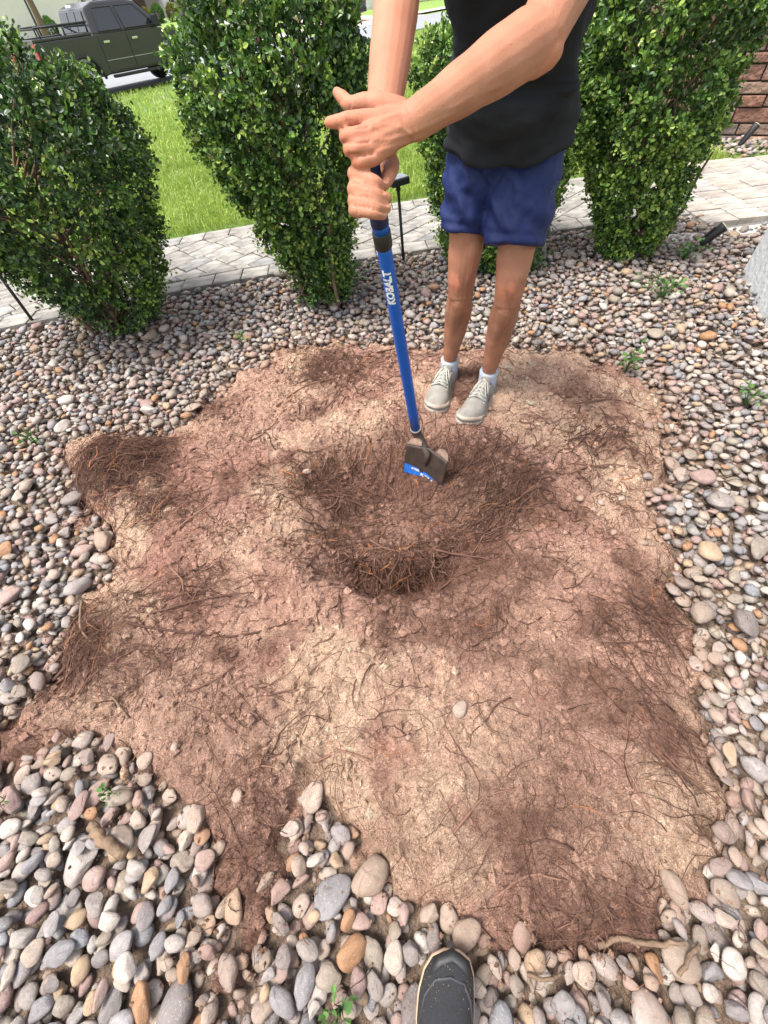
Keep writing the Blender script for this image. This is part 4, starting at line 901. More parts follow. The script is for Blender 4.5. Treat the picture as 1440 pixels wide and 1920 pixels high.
# blade
bl_l, bl_r = G(765, 829, .075), G(842, 862, .06); wv = bl_r-bl_l; wv -= ax*np.dot(wv, ax); BWD = np.linalg.norm(wv)/2; wv /= np.linalg.norm(wv)
nv = np.cross(ax, wv)
if np.dot(nv, O3-botp) < 0: nv = -nv
bc = (bl_l+bl_r)/2+nv*.0
axb = ax+nv*.42; axb /= np.linalg.norm(axb)       # blade kicks a little away at the bottom
BL = .245
def bpt(u, v, lift=0.):
    dish = .012*u*u-.010*(1-abs(u))**2*math.exp(-v*3)
    w_ = BWD*(1.0+.02*v)
    return bc+wv*(u*w_)+axb*(v*BL)+nv*(dish+lift)
nu, nvv = 25, 21
V = [bpt(u, v) for v in np.linspace(0, 1, nvv) for u in np.linspace(-1, 1, nu)]
F = [(j*nu+i, j*nu+i+1, (j+1)*nu+i+1, (j+1)*nu+i) for j in range(nvv-1) for i in range(nu-1)]
blade = link('blade', np_mesh('blade', V, F), M['steel'], shov); so_ = blade.modifiers.new('s', 'SOLIDIFY'); so_.thickness = .0025; so_.offset = 0
for s0, s1 in ((-1, -.33), (.33, 1)):       # foot treads folded to the front, dusty
    us = np.linspace(s0, s1, 9); V = []
    for u in us:
        e = (u-s0)/(s1-s0); dp = .026*math.sin(min(max(e, 0), 1)*math.pi)**.5
        for q in np.linspace(0, 1, 4): V.append(bpt(u, -.01, -.001-dp*q)-axb*(.006*q))
    F = [(i*4+j, i*4+j+1, (i+1)*4+j+1, (i+1)*4+j) for i in range(8) for j in range(3)]
    o = link('tread', np_mesh('tread', V, F), M['dust'], blade); k_ = o.modifiers.new('s', 'SOLIDIFY'); k_.thickness = .003
# socket and its ridge on the blade
P = [botp, along(Lsh+.03), (along(Lsh+.08)+bpt(0, -.02, .012))/2, bpt(0, .06, .010), bpt(0, .22, .006), bpt(0, .36, .0)]
MB().tube(P, [.0195, .019, .017, .015, .011, .004], 16).build('socket', M['steel'], shov, True)
# sticker with torn outline on the blade face
rs = np.random.default_rng(3); V = []; F = []; nu2 = 30
for i, u in enumerate(np.linspace(-.96, .86, nu2)):
    v0 = .40+.16*((u+.96)/1.8)**1.0+.015*rs.random(); v1 = v0+.20+.05*rs.random()
    if -.22 < u < -.08: v0 += .05
    for q in range(6): V.append(bpt(u, v0+(v1-v0)*q/5, .003))
F = [(i*6+j, (i+1)*6+j, (i+1)*6+j+1, i*6+j+1) for i in range(nu2-1) for j in range(5)]
stk = link('sticker', np_mesh('sticker', V, F), M['sticker'], blade)
def on_blade(body, size, u0, v0, rot, mt, bold=.0006):
    me = text_mesh(body, size, bold); co = np.array([v.co[:] for v in me.vertices]); V = []
    for x_, y_, _ in co:
        xr = x_*math.cos(rot)+y_*math.sin(rot); yr = -x_*math.sin(rot)+y_*math.cos(rot)
        V.append(bpt(u0+xr/BWD, v0-yr/BL, .0042))
    me.vertices.foreach_set('co', np.array(V, np.float32).ravel()); me.update(); link('lettering', me, mt, stk)
on_blade('KOBALT', .022, .30, .60, .18, M['white_ink']); on_blade('STEEL', .014, -.42, .50, .12, M['white_ink'])
V = [bpt(u, v, .0043) for u, v in ((.62, .62), (.74, .63), (.74, .69), (.62, .68))]; link('sticker_mark', np_mesh('sticker_mark', V, [(0, 1, 2, 3)]), M['orange'], stk)
# soil heaped against the blade is the hole itself
# ------------------------------------------------------------------ person
def remesh(parts, voxel, iters, name, fac=.5, dec=1.0):
    me = bpy.data.meshes.new(name); bm = bmesh.new()
    for P, R, *sq in parts:
        P = np.asarray([tuple(p) for p in P], float); R = np.asarray(R, float)
        # dense spline resample
        n_ = len(P); t = np.linspace(0, n_-1, (n_-1)*6+1); i = np.minimum(t.astype(int), n_-2); f = (t-i)[:, None]
        Pm = np.concatenate([P[:1]*2-P[1:2], P, P[-1:]*2-P[-2:-1]]); a_, b_, c_, d_ = Pm[i], Pm[i+1], Pm[i+2], Pm[i+3]
        Q = .5*(2*b_+(c_-a_)*f+(2*a_-5*b_+4*c_-d_)*f**2+(3*b_-a_-3*c_+d_)*f**3)
        s_ = f[:, 0]*f[:, 0]*(3-2*f[:, 0]); Rr = R[i]*(1-s_)+R[i+1]*s_
        # round ends
        T0 = (Q[0]-Q[1])/np.linalg.norm(Q[0]-Q[1]); T1 = (Q[-1]-Q[-2])/np.linalg.norm(Q[-1]-Q[-2])
        pre = [Q[0]+T0*Rr[0]*math.sin(x) for x in (1.45, 1.1, .6)]; prr = [Rr[0]*math.cos(x) for x in (1.45, 1.1, .6)]
        post = [Q[-1]+T1*Rr[-1]*math.sin(x) for x in (.6, 1.1, 1.45)]; por = [Rr[-1]*math.cos(x) for x in (.6, 1.1, 1.45)]
        if sq and isinstance(sq[0], str): pre = pre[2:]; prr = [Rr[0]*.97]; pre = [Q[0]+T0*.001]; post = [Q[-1]+T1*.001]; por = [Rr[-1]*.97]
        QQ = np.concatenate([pre, Q, post]); RR = np.concatenate([prr, Rr, por])
        V, F, _ = tube_np(QQ, RR, 18)
        if sq and not isinstance(sq[0], str):       # elliptical: sq = (lateral axis, ratio) squeeze along axis
            axv = np.asarray(sq[0], float); axv /= np.linalg.norm(axv); cen = np.repeat(QQ, 18, 0); dv = V-cen; V = cen+dv+np.outer(dv@axv, axv)*(sq[1]-1)
        vs = [bm.verts.new(v) for v in V]
        for f_ in F: bm.faces.new([vs[k] for k in f_])
        bm.faces.new(vs[:18][::-1]); bm.faces.new(vs[-18:])
    bmesh.ops.recalc_face_normals(bm, faces=bm.faces); bm.to_mesh(me); bm.free()
    ob = bpy.data.objects.new(name, me); COL.objects.link(ob)
    md = ob.modifiers.new('r', 'REMESH'); md.mode = 'VOXEL'; md.voxel_size = voxel; md.use_smooth_shade = True
    sm = ob.modifiers.new('s', 'SMOOTH'); sm.factor = fac; sm.iterations = iters
    if dec < 1: dm_ = ob.modifiers.new('d', 'DECIMATE'); dm_.ratio = dec
    bpy.context.view_layer.update(); dg = bpy.context.evaluated_depsgraph_get()
    out = bpy.data.meshes.new_from_object(ob.evaluated_get(dg)); bpy.data.objects.remove(ob); out.name = name
    out.polygons.foreach_set('use_smooth', np.ones(len(out.polygons), bool))
    return out
def getco(me):
    a = np.zeros(len(me.vertices)*3, np.float32); me.vertices.foreach_get('co', a); return a.reshape(-1, 3).astype(float)
def setco(me, V): me.vertices.foreach_set('co', V.astype(np.float32).ravel()); me.update()
def getno(me):
    a = np.zeros(len(me.vertices)*3, np.float32); me.vertices.foreach_get('normal', a); return a.reshape(-1, 3).astype(float)
YAW = math.radians(24); LAT = np.array([math.cos(YAW), -math.sin(YAW), 0]); FRO = np.array([-math.sin(YAW), -math.cos(YAW), 0])   # his left, his front
ankR, ankL = G(843, 678, .115), G(916, 700, .115)
kneR, kneL = AY(866, 520, ankR[1]-.075), AY(957, 533, ankL[1]-.075)
pel = np.array([.49, 1.60, .92]); hipR = pel-LAT*.080+[0, 0, -.05]; hipL = pel+LAT*.080+[0, 0, -.05]
chest = np.array([.43, 1.45, 1.20]); neck = np.array([.385, 1.33, 1.43]); shL = np.array([.55, 1.24, 1.365]); shR = np.array([.225, 1.39, 1.385])
elL = CD(1012, 66, .70); wrL = CD(778, 226, .66)
wrR = CD(712, 272, .755); elR = CD(750, -45, .80)
def arc(a, b, bul, t): return np.asarray(a)*(1-t)+np.asarray(b)*t+np.asarray(bul)*math.sin(t*math.pi)
B = []
B += [([pel+[0, 0, -.06], pel+[0, 0, .06], (pel+chest)/2, chest, (chest+neck)/2+[0, 0, .02]], [.095, .10, .09, .10, .08], LAT, 1.18)]
B += [([shR, neck+[0, 0, -.05], shL], [.055, .07, .055])]
B += [([neck+[0, 0, -.05], neck+[-.01, -.02, .06]], [.06, .055])]
for hp, kn, an in ((hipR, kneR, ankR), (hipL, kneL, ankL)):
    bk = -FRO
    B += [([hp, hp*.6+kn*.4, hp*.25+kn*.75, kn+[0, 0, .01], kn+[0, 0, -.06]], [.070, .072, .060, .052, .047])]
    B += [([kn+FRO*.020+[0, 0, .022], kn+FRO*.024+[0, 0, -.012]], [.030, .029]), ([kn+FRO*.024+[0, 0, -.045], kn+FRO*.022+[0, 0, -.075]], [.020, .018]), ([kn+LAT*.02+FRO*.008+[0, 0, .03], kn*.7+hp*.3+LAT*.02+FRO*.02], [.034, .04])]
    B += [([kn+FRO*.018+[0, 0, -.08], kn*.45+an*.55+FRO*.016, an+FRO*.006+[0, 0, .03]], [.030, .026, .022])]
    c0 = kn+[0, 0, -.05]; B += [([c0, c0*.75+an*.25+bk*.016, c0*.5+an*.5+bk*.012, c0*.22+an*.78, an, an+[0, 0, -.07]], [.046, .053, .047, .034, .029, .030])]
    B += [([an+[0, 0, -.05]+LAT*.022, an+[0, 0, -.04]-LAT*.022], [.016, .016])]
    ft = an+np.array([0, 0, -.085]); B += [([ft-FRO*.03, ft+FRO*.06+[0, 0, -.005], ft+FRO*.12+[0, 0, -.015]], [.026, .028, .018])]
# left arm (crosses the picture, hand on top of the handle)
dL = wrL-elL
B += [([shL, shL*.5+elL*.5+[.01, 0, 0], elL], [.055, .051, .043])]
B += [([elL, elL+dL*.14, elL+dL*.32, elL+dL*.6, elL+dL*.86, wrL], [.041, .0445, .0435, .0365, .0295, .0278])]
B += [([elL+np.array([.012, -.012, -.016]), elL+np.array([.004, -.01, -.02])+dL*.08], [.028, .027])]
H = lambda x, y, z: CD(x, y, z)
# left hand: back towards the viewer
kn_i, kn_m, kn_r, kn_p = H(688, 223, .650), H(684, 252, .646), H(690, 277, .650), H(700, 298, .657)
wc = H(765, 234, .668)
for k_, rr_ in ((kn_i, (.023, .0165, .0128)), (kn_m, (.024, .0165, .0128)), (kn_r, (.023, .0155, .0120)), (kn_p, (.022, .014, .0108))):
    B += [([wc, wc*.42+k_*.58, k_], rr_)]
B += [([H(735, 232, .672), H(706, 248, .668)], [.023, .020])]
B += [([H(728, 268, .672), H(706, 285, .672)], [.019, .015])]
B += [([kn_i, H(655, 224, .648), H(634, 228, .652), H(617, 229.5, .656)], [.0125, .0108, .0094, .0078])]
B += [([kn_m, H(660, 254, .645), H(648, 256, .657), H(652, 258, .690), H(672, 262, .708)], [.0125, .0110, .0106, .0092, .0082])]
B += [([kn_r, H(668, 279, .647), H(655, 280, .660), H(658, 282, .692), H(676, 285, .710)], [.0120, .0105, .0102, .0090, .0080])]
B += [([kn_p, H(682, 302, .654), H(669, 304, .665), H(671, 305, .694), H(684, 306, .708)], [.0105, .0093, .0090, .0080, .0072])]
B += [([H(752, 215, .672), H(714, 198, .664), H(682, 193, .664)], [.021, .0175, .0135])]
B += [([H(682, 193, .664), H(657, 196, .668), H(643, 184, .672), H(632, 174, .674)], [.0130, .0112, .0100, .0078])]
# right arm and lower hand: fingers wrap to the front of the handle
dR = wrR-elR
B += [([shR, shR*.5+elR*.5, elR], [.055, .050, .042])]
B += [([elR, elR+dR*.2, elR+dR*.45, elR+dR*.75, wrR], [.042, .0435, .040, .034, .029])]
for y0, yA, yB, rr_, xr in ((318, 326, 350, .0108, 716), (350, 353, 372, .0112, 726), (372, 376, 391, .0104, 725), (390, 393, 404, .0092, 719)):
    mc = H(672, y0+2, .745)
    B += [([wrR*.9+H(700, 330, .75)*.1, mc], [.022, .0145])]
    B += [([mc, H(664, (y0+yA)/2+3, .712), H(668, yA+1, .6815), H(686, (yA*2+yB)/3, .6705), H(703, (yA+yB*2)/3, .668), H(xr, yB, .680)], [.0128, rr_*1.08, rr_*1.1, rr_*.98, rr_*.94, rr_*.74])]
B += [([H(700, 300, .75), H(700, 385, .745)], [.026, .022])]
B += [([wrR, H(730, 305, .735), H(733, 318, .712), H(729, 330, .695), H(722, 346, .684)], [.024, .017, .0125, .0115, .0085])]
# head
hd = neck+np.array([-.045, -.075, .185])
me_h = []
B += [([neck+[-.01, -.02, .04], hd+[.0, .02, -.06]], [.056, .058])]
B += [([hd+[0, .01, -.02], hd+[0, .0, .045]], [.076, .078], FRO, 1.16)]
B += [([hd+FRO*.05+[0, 0, -.06], hd+FRO*.055+[0, 0, -.105]], [.047, .036])]
B += [([hd+FRO*.092+[0, 0, .005], hd+FRO*.112+[0, 0, -.035]], [.010, .014])]
for s_ in (-1, 1): B += [([hd+LAT*s_*.079+[0, 0, .012], hd+LAT*s_*.078+[0, 0, -.03]], [.013, .010]), ([hd+FRO*.088+LAT*s_*.014+[0, 0, .022], hd+FRO*.078+LAT*s_*.048+[0, 0, .022]], [.008, .008])]
body_me = remesh(B, .0026, 2, 'person', dec=.3)
V = getco(body_me)
Nn = getno(body_me)
zc_v = V[:, 1]*ct-(V[:, 2]-HC)*st; U_v = V[:, 1]*st+(V[:, 2]-HC)*ct; a_v = V[:, 0]/zc_v*FPX; b_v = U_v/zc_v*FPX
PXV = np.stack([720+a_v*cr-b_v*sr, 960-a_v*sr-b_v*cr], -1); face_ = (Nn*(O3-V)).sum(1) > 0
def skin_line(pts, amp, wid, zlo, zhi):
    global V
    d_ = np.full(len(V), 1e9); q = np.array(pts, float)
    for i_ in range(len(q)-1):
        e_ = q[i_+1]-q[i_]; t_ = np.clip(((PXV-q[i_])@e_)/(e_@e_), 0, 1); d_ = np.minimum(d_, np.hypot(*(PXV-q[i_]-t_[:, None]*e_).T))
    m_ = face_ & (zc_v > zlo) & (zc_v < zhi); V = V+Nn*(amp*np.exp(-(d_/wid)**2)*m_)[:, None]
for pts in ([(700,238),(722,246),(748,240),(772,250),(800,238),(850,212)], [(702,262),(730,262),(752,256),(772,250)], [(706,285),(735,276),(760,268),(790,256)], [(845,205),(890,180),(940,160)], [(712,226),(735,216),(756,212)]): skin_line(pts, .0016, 3.6, .5, .72)
for pts in ([(695,232),(750,238)], [(692,256),(745,248)], [(697,279),(745,258)]): skin_line(pts, .0013, 5, .5, .72)
for pts in ([(656,212),(655,238)], [(652,213),(650,238)], [(659,214),(658,236)], [(634,219),(634,238)], [(650,246),(648,264)], [(655,247),(653,265)], [(657,271),(655,289)], [(670,296),(668,311)], [(660,186),(656,204)], [(645,178),(638,192)], [(687,178),(690,204)], [(652,226),(690,238)], [(652,264),(690,266)], [(658,288),(694,290)]): skin_line(pts, -.0011, 1.8, .5, .70)
for pts in ([(672,320),(668,334)], [(668,347),(664,362)], [(670,370),(666,384)], [(672,390),(670,402)], [(690,328),(686,346)], [(692,355),(689,371)], [(694,374),(690,388)]): skin_line(pts, -.0012, 1.8, .6, .72)
for pts in ([(660,341),(690,345),(720,361)], [(658,365),(690,369),(727,383)], [(664,385),(692,388),(722,398)]): skin_line(pts, -.0042, 2.2, .6, .76)
for pts in ([(640,240),(668,240),(688,238)], [(644,267),(670,267),(692,265)], [(654,291),(678,291),(700,288)]): skin_line(pts, -.0035, 2.4, .5, .72)
setco(body_me, V)
fl = np.zeros(len(V))
for q_, rr_ in [(kn_i, .014), (kn_m, .014), (kn_r, .013), (kn_p, .012), (H(655, 224, .640), .012), (H(648, 254, .648), .014), (H(655, 279, .652), .013), (H(669, 303, .657), .012), (H(643, 184, .664), .011), (H(617, 229, .65), .012), (H(664, 330, .69), .016), (H(662, 356, .69), .015), (H(664, 378, .69), .014), (H(668, 394, .69), .012), (elL+np.array([.012, -.02, -.03]), .035), (kneR+FRO*.05, .035), (kneL+FRO*.05, .035)]:
    fl = np.maximum(fl, np.exp(-(((V-q_)**2).sum(1))/rr_**2))
fl = np.maximum(fl, .45*np.exp(-(((V-H(690, 250, .655))**2).sum(1)/.055**2)**2)); fl = np.maximum(fl, .45*np.exp(-(((V-H(695, 360, .70))**2).sum(1)/.05**2)**2))
attr(body_me, 'rnd', fl)
kd2 = np.zeros(len(V))
for q_, rr_, a_ in [(kneR+FRO*.05+[0, 0, .0], .05, 1.), (kneL+FRO*.05, .05, .8), (kneR*.6+ankR*.4+FRO*.04, .07, .5), (kneL*.55+ankL*.45+FRO*.04, .08, .5)]: kd2 = np.maximum(kd2, a_*np.exp(-(((V-q_)**2).sum(1))/rr_**2))
attr(body_me, 'dirt', kd2*smoothstep(.42, .62, fbm(V[:, 0]*55+V[:, 1]*31, V[:, 2]*38, 4)+.06))
person = link('person', body_me, M['skin']); tag(person, 'man in black shirt, navy shorts and grey sneakers bending to dig with shovel', 'person')
nv_ = getno(body_me); sel = np.nonzero(((V[:, 2] > .16) & (V[:, 2] < .5) & (V[:, 1] > 1.2)))[0]; sel2 = np.nonzero((np.abs((V-(elL*.55+wrL*.45))@(dL/np.linalg.norm(dL))) < .10) & (np.linalg.norm(np.cross(V-elL, dL/np.linalg.norm(dL)), axis=1) < .06))[0]
rh = np.random.default_rng(19); pk = np.concatenate([rh.choice(sel, 2600), rh.choice(sel2, 0)]); nn_ = len(pk); dh = nv_[pk]*.35+np.array([0, 0, -.9])+rh.normal(0, .3, (nn_, 3)); tl = np.zeros((nn_, 3)); tl[2600:] = dL/np.linalg.norm(dL)*.8; dh[2600:, 2] += .7; dh += tl
dh -= nv_[pk]*np.minimum((dh*nv_[pk]).sum(1, keepdims=True)-.25, 0); dh /= np.linalg.norm(dh, axis=1, keepdims=True); lh = (.006+.010*rh.random(nn_))[:, None]
Ph = np.stack([V[pk], V[pk]+dh*lh*.5+nv_[pk]*.0008, V[pk]+dh*lh], 1); Vh, Fh = tubes_batch(Ph, np.repeat(np.array([[.00015, .00012, .00005]]), nn_, 0), 3)
oh = link('body_hair', np_mesh('body_hair', Vh, Fh), mat('body_hair', (.10, .055, .03), .6), person); tag(oh, kind='stuff')
M['nail'] = mat('nail', (.46, .23, .16), .45)
bvb = BVHTree.FromPolygons([Vector(v) for v in V], [tuple(p.vertices) for p in body_me.polygons])
def nail(px, py, ang, L_, W_):
    pts = []
    for k_ in range(10):
        a_ = k_*2*math.pi/10; dx, dy = L_*math.cos(a_), W_*math.sin(a_); x_ = px+dx*math.cos(ang)-dy*math.sin(ang); y_ = py+dx*math.sin(ang)+dy*math.cos(ang)
        r_ = Vector(ray(x_, y_)).normalized(); h_ = bvb.ray_cast(Vector(O3), r_)
        if h_[0] is None: return
        pts.append(h_[0]-r_*.0006)
    c_ = sum(pts, Vector())/10; m_ = MB(); vs = [m_.bm.verts.new(p) for p in pts]; m_.bm.faces.new(vs); m_.build('nail', M['nail'], person)
nail(724, 338, 1.9, 7, 5)
for s_ in (-1, 1):
    e_ = MB().ball(hd+FRO*.079+LAT*s_*.031+np.array([0, 0, .006]), .0125).build('eye', M['eye'], person, True)
    MB().ball(hd+FRO*.0885+LAT*s_*.031+np.array([0, 0, .004]), .0052).build('iris', M['iris'], e_, True)
MB().tube([hd+FRO*.094+LAT*-.024+np.array([0, 0, -.068]), hd+FRO*.1+np.array([0, 0, -.066]), hd+FRO*.094+LAT*.024+np.array([0, 0, -.068])], [.004, .0075, .004], 8).build('mouth', M['lip'], person, True)
hm = remesh([([hd+[0, .02, .05]-FRO*.02, hd+[0, .01, .06]+FRO*.03], [.085, .07]), ([hd-FRO*.045+[0, 0, -.03], hd-FRO*.04+[0, 0, .05]], [.062, .075])], .006, 3, 'hair')
V = getco(hm); N = getno(hm); V += N*(.006*(fbm(V[:, 0]*90, V[:, 2]*90+V[:, 1]*60, 3)-.5))[:, None]; setco(hm, V); link('hair', hm, M['hair'], person)
# shirt
hemc = np.array([.487, 1.575, .876])
def ell(cn, rx, ry, rot=YAW, n_=56, dz=None):
    la = np.array([math.cos(rot), -math.sin(rot), 0]); fr_ = np.array([-math.sin(rot), -math.cos(rot), 0]); out = []
    for k in range(n_):
        a_ = 2*math.pi*k/n_; out.append(np.asarray(cn)+la*rx*math.copysign(abs(math.cos(a_))**.88, math.cos(a_))+fr_*ry*math.copysign(abs(math.sin(a_))**.88, math.sin(a_))+np.array([0, 0, (dz(a_) if dz else 0)]))
    return out
def loft(secs, close_top=False):
    V = np.concatenate([np.array(s_) for s_ in secs]); n_ = len(secs[0])
    F = [(j*n_+i, j*n_+(i+1) % n_, (j+1)*n_+(i+1) % n_, (j+1)*n_+i) for j in range(len(secs)-1) for i in range(n_)]
    return V, F
keys = [(0, hemc, .174, .145), (.06, hemc+[-.001, -.003, .035], .174, .144), (.2, hemc+[-.008, -.016, .11], .168, .138), (.4, np.array([.462, 1.525, 1.04]), .156, .128), (.62, np.array([.437, 1.46, 1.18]), .168, .134), (.82, np.array([.405, 1.38, 1.32]), .172, .118), (.93, np.array([.39, 1.335, 1.41]), .125, .092), (1, np.array([.383, 1.315, 1.445]), .072, .07)]
kt = [k[0] for k in keys]; secs = []
for t in np.linspace(0, 1, 70):
    cn = np.array([np.interp(t, kt, [k[1][q] for k in keys]) for q in range(3)]); secs.append(ell(cn, np.interp(t, kt, [k[2] for k in keys]), np.interp(t, kt, [k[3] for k in keys]), YAW-.1*t, dz=(lambda a_, t=t: (-.034*max(math.sin(a_), 0)**1.5)*math.exp(-t/.16))))
V, F = loft(secs)
A_ = np.tile(np.arange(56)*2*np.pi/56, 70); T_ = np.repeat(np.linspace(0, 1, 70), 56)
rad = V-np.repeat(np.array([np.mean(s_, 0) for s_ in secs]), 56, 0); rad /= np.linalg.norm(rad, axis=1, keepdims=True)+1e-9
wr = .022*(fbm(A_*1.7+T_*5, T_*9-A_*1.1, 3)-.5)*2*(1-.5*T_)+.017*np.sin(A_*3+T_*19+2*np.sin(A_*2))*np.exp(-((T_-.25)/.25)**2)*np.clip(np.sin(A_), 0, 1)+.010*np.sin(A_*7+T_*6)*np.exp(-(T_/.12)**2)
wr = wr+.014*(np.abs(fbm(A_*4.2+T_*7, T_*16-A_*2.2, 3)-.5)*-2+.3)*(1-.6*T_)
hemb = .005*np.exp(-((T_-.045)/.006)**2)*-1
V = V+rad*(wr+hemb)[:, None]
shirt = link('shirt', np_mesh('shirt', V, F), M['shirt'], person); k_ = shirt.modifiers.new('s', 'SOLIDIFY'); k_.thickness = .003; k_.offset = 1
for sh_, el_ in ((shL, elL), (shR, elR)):
    d_ = (el_-sh_)/np.linalg.norm(el_-sh_); u_ = np.cross(d_, [0, 0, 1.]); u_ /= np.linalg.norm(u_); w_ = np.cross(d_, u_); inn = np.array([.39, 1.35, 1.36]); ss = []
    for q in np.linspace(-.35, .62, 14):
        cn = sh_+(inn-sh_)*max(-q, 0)*1.2+d_*max(q, 0)*.3
        ss.append([cn+(.078-.006*q)*(math.cos(a_)*u_+math.sin(a_)*w_)*(1+.05*math.sin(3*a_+q*9)) for a_ in np.arange(28)*2*np.pi/28])
    V, F = loft(ss); o = link('sleeve', np_mesh('sleeve', V, F), M['shirt'], person); k_ = o.modifiers.new('s', 'SOLIDIFY'); k_.thickness = .003
# shorts
hmR, hmL = AY(880, 446, ankR[1]-.13), AY(975, 476, ankL[1]-.13)
hmR = hmR+np.array([0, .07, 0]); hmL = hmL+np.array([0, .07, 0])
crz = np.array([0, 0, 1.])
Sp = [([pel+[0, 0, .10], pel+[0, 0, .02], pel+[0, 0, -.08]], [.106, .116, .118], LAT, 1.22), ([pel+[0, 0, -.05], (hipR+hipL)/2*.80+(hmR+hmL)/2*.20], [.10, .078])]
for hp, hm_, rr_, s_ in ((hipR, hmR, .082, -1), (hipL, hmL, .094, 1)):
    hp = hp+(pel+[0, 0, -.03]-hp)*.14
    Sp += [([hp+[0, 0, .01], hp*.6+hm_*.4, hp*.25+hm_*.75, hm_], [.100, .103, rr_+.010, rr_+.003], 'flat')]
sm_ = remesh(Sp, .0055, 5, 'shorts')
V = getco(sm_); N = getno(sm_)
lat = (V-pel)@LAT; fro = (V-pel)@FRO; zz = V[:, 2]
fold = .009*(np.abs(fbm(lat*20+zz*14, zz*17-lat*12, 3)-.5)*-2+.3)+.010*(fbm(lat*16+zz*7+3, zz*11-lat*6, 3)-.5)*2+.006*np.sin(lat*52+zz*26+3*np.sin(zz*17))*smoothstep(.92, .72, zz)
# seams: hem stitch line
for hm_, hp in ((hmR, hipR), (hmL, hipL)):
    d_ = (hm_-hp)/np.linalg.norm(hm_-hp); s_ = (V-hm_)@d_; nearl = np.linalg.norm((V-hm_)-np.outer(s_, d_), axis=1) < .13
    fold += np.where(nearl, -.0025*np.exp(-((s_+.022)/.004)**2)+.003*np.exp(-((s_+.004)/.008)**2), 0)
fold *= smoothstep(.62, .72, zz)*.85+.15
V += N*fold[:, None]; setco(sm_, V); shorts = link('shorts', sm_, M['shorts'], person)
# small printed mark on his left thigh: open tick
mk = AY(1040, 352, 1.5); kd_ = ((V-mk)**2).sum(1).argmin()
dg = O3-mk
tgt = [(1032, 362), (1034, 366), (1038, 360), (1043, 351), (1047, 342), (1044, 341), (1040, 349), (1036, 356)]
dep = bpy.context.evaluated_depsgraph_get
pts = []
bvh = BVHTree.FromPolygons([Vector(v) for v in V], [tuple(p.vertices) for p in sm_.polygons])
for x_, y_ in tgt:
    rr_ = ray(x_, y_); hit = bvh.ray_cast(Vector(O3), Vector(rr_).normalized())
    if hit[0] is not None: pts.append(hit[0]-Vector(rr_).normalized()*.002)
if len(pts) == len(tgt):
    m_ = MB(); m_.tube(pts+[pts[0]], .0009, 5, False).build('printed_mark', M['shorts_logo'], shorts)
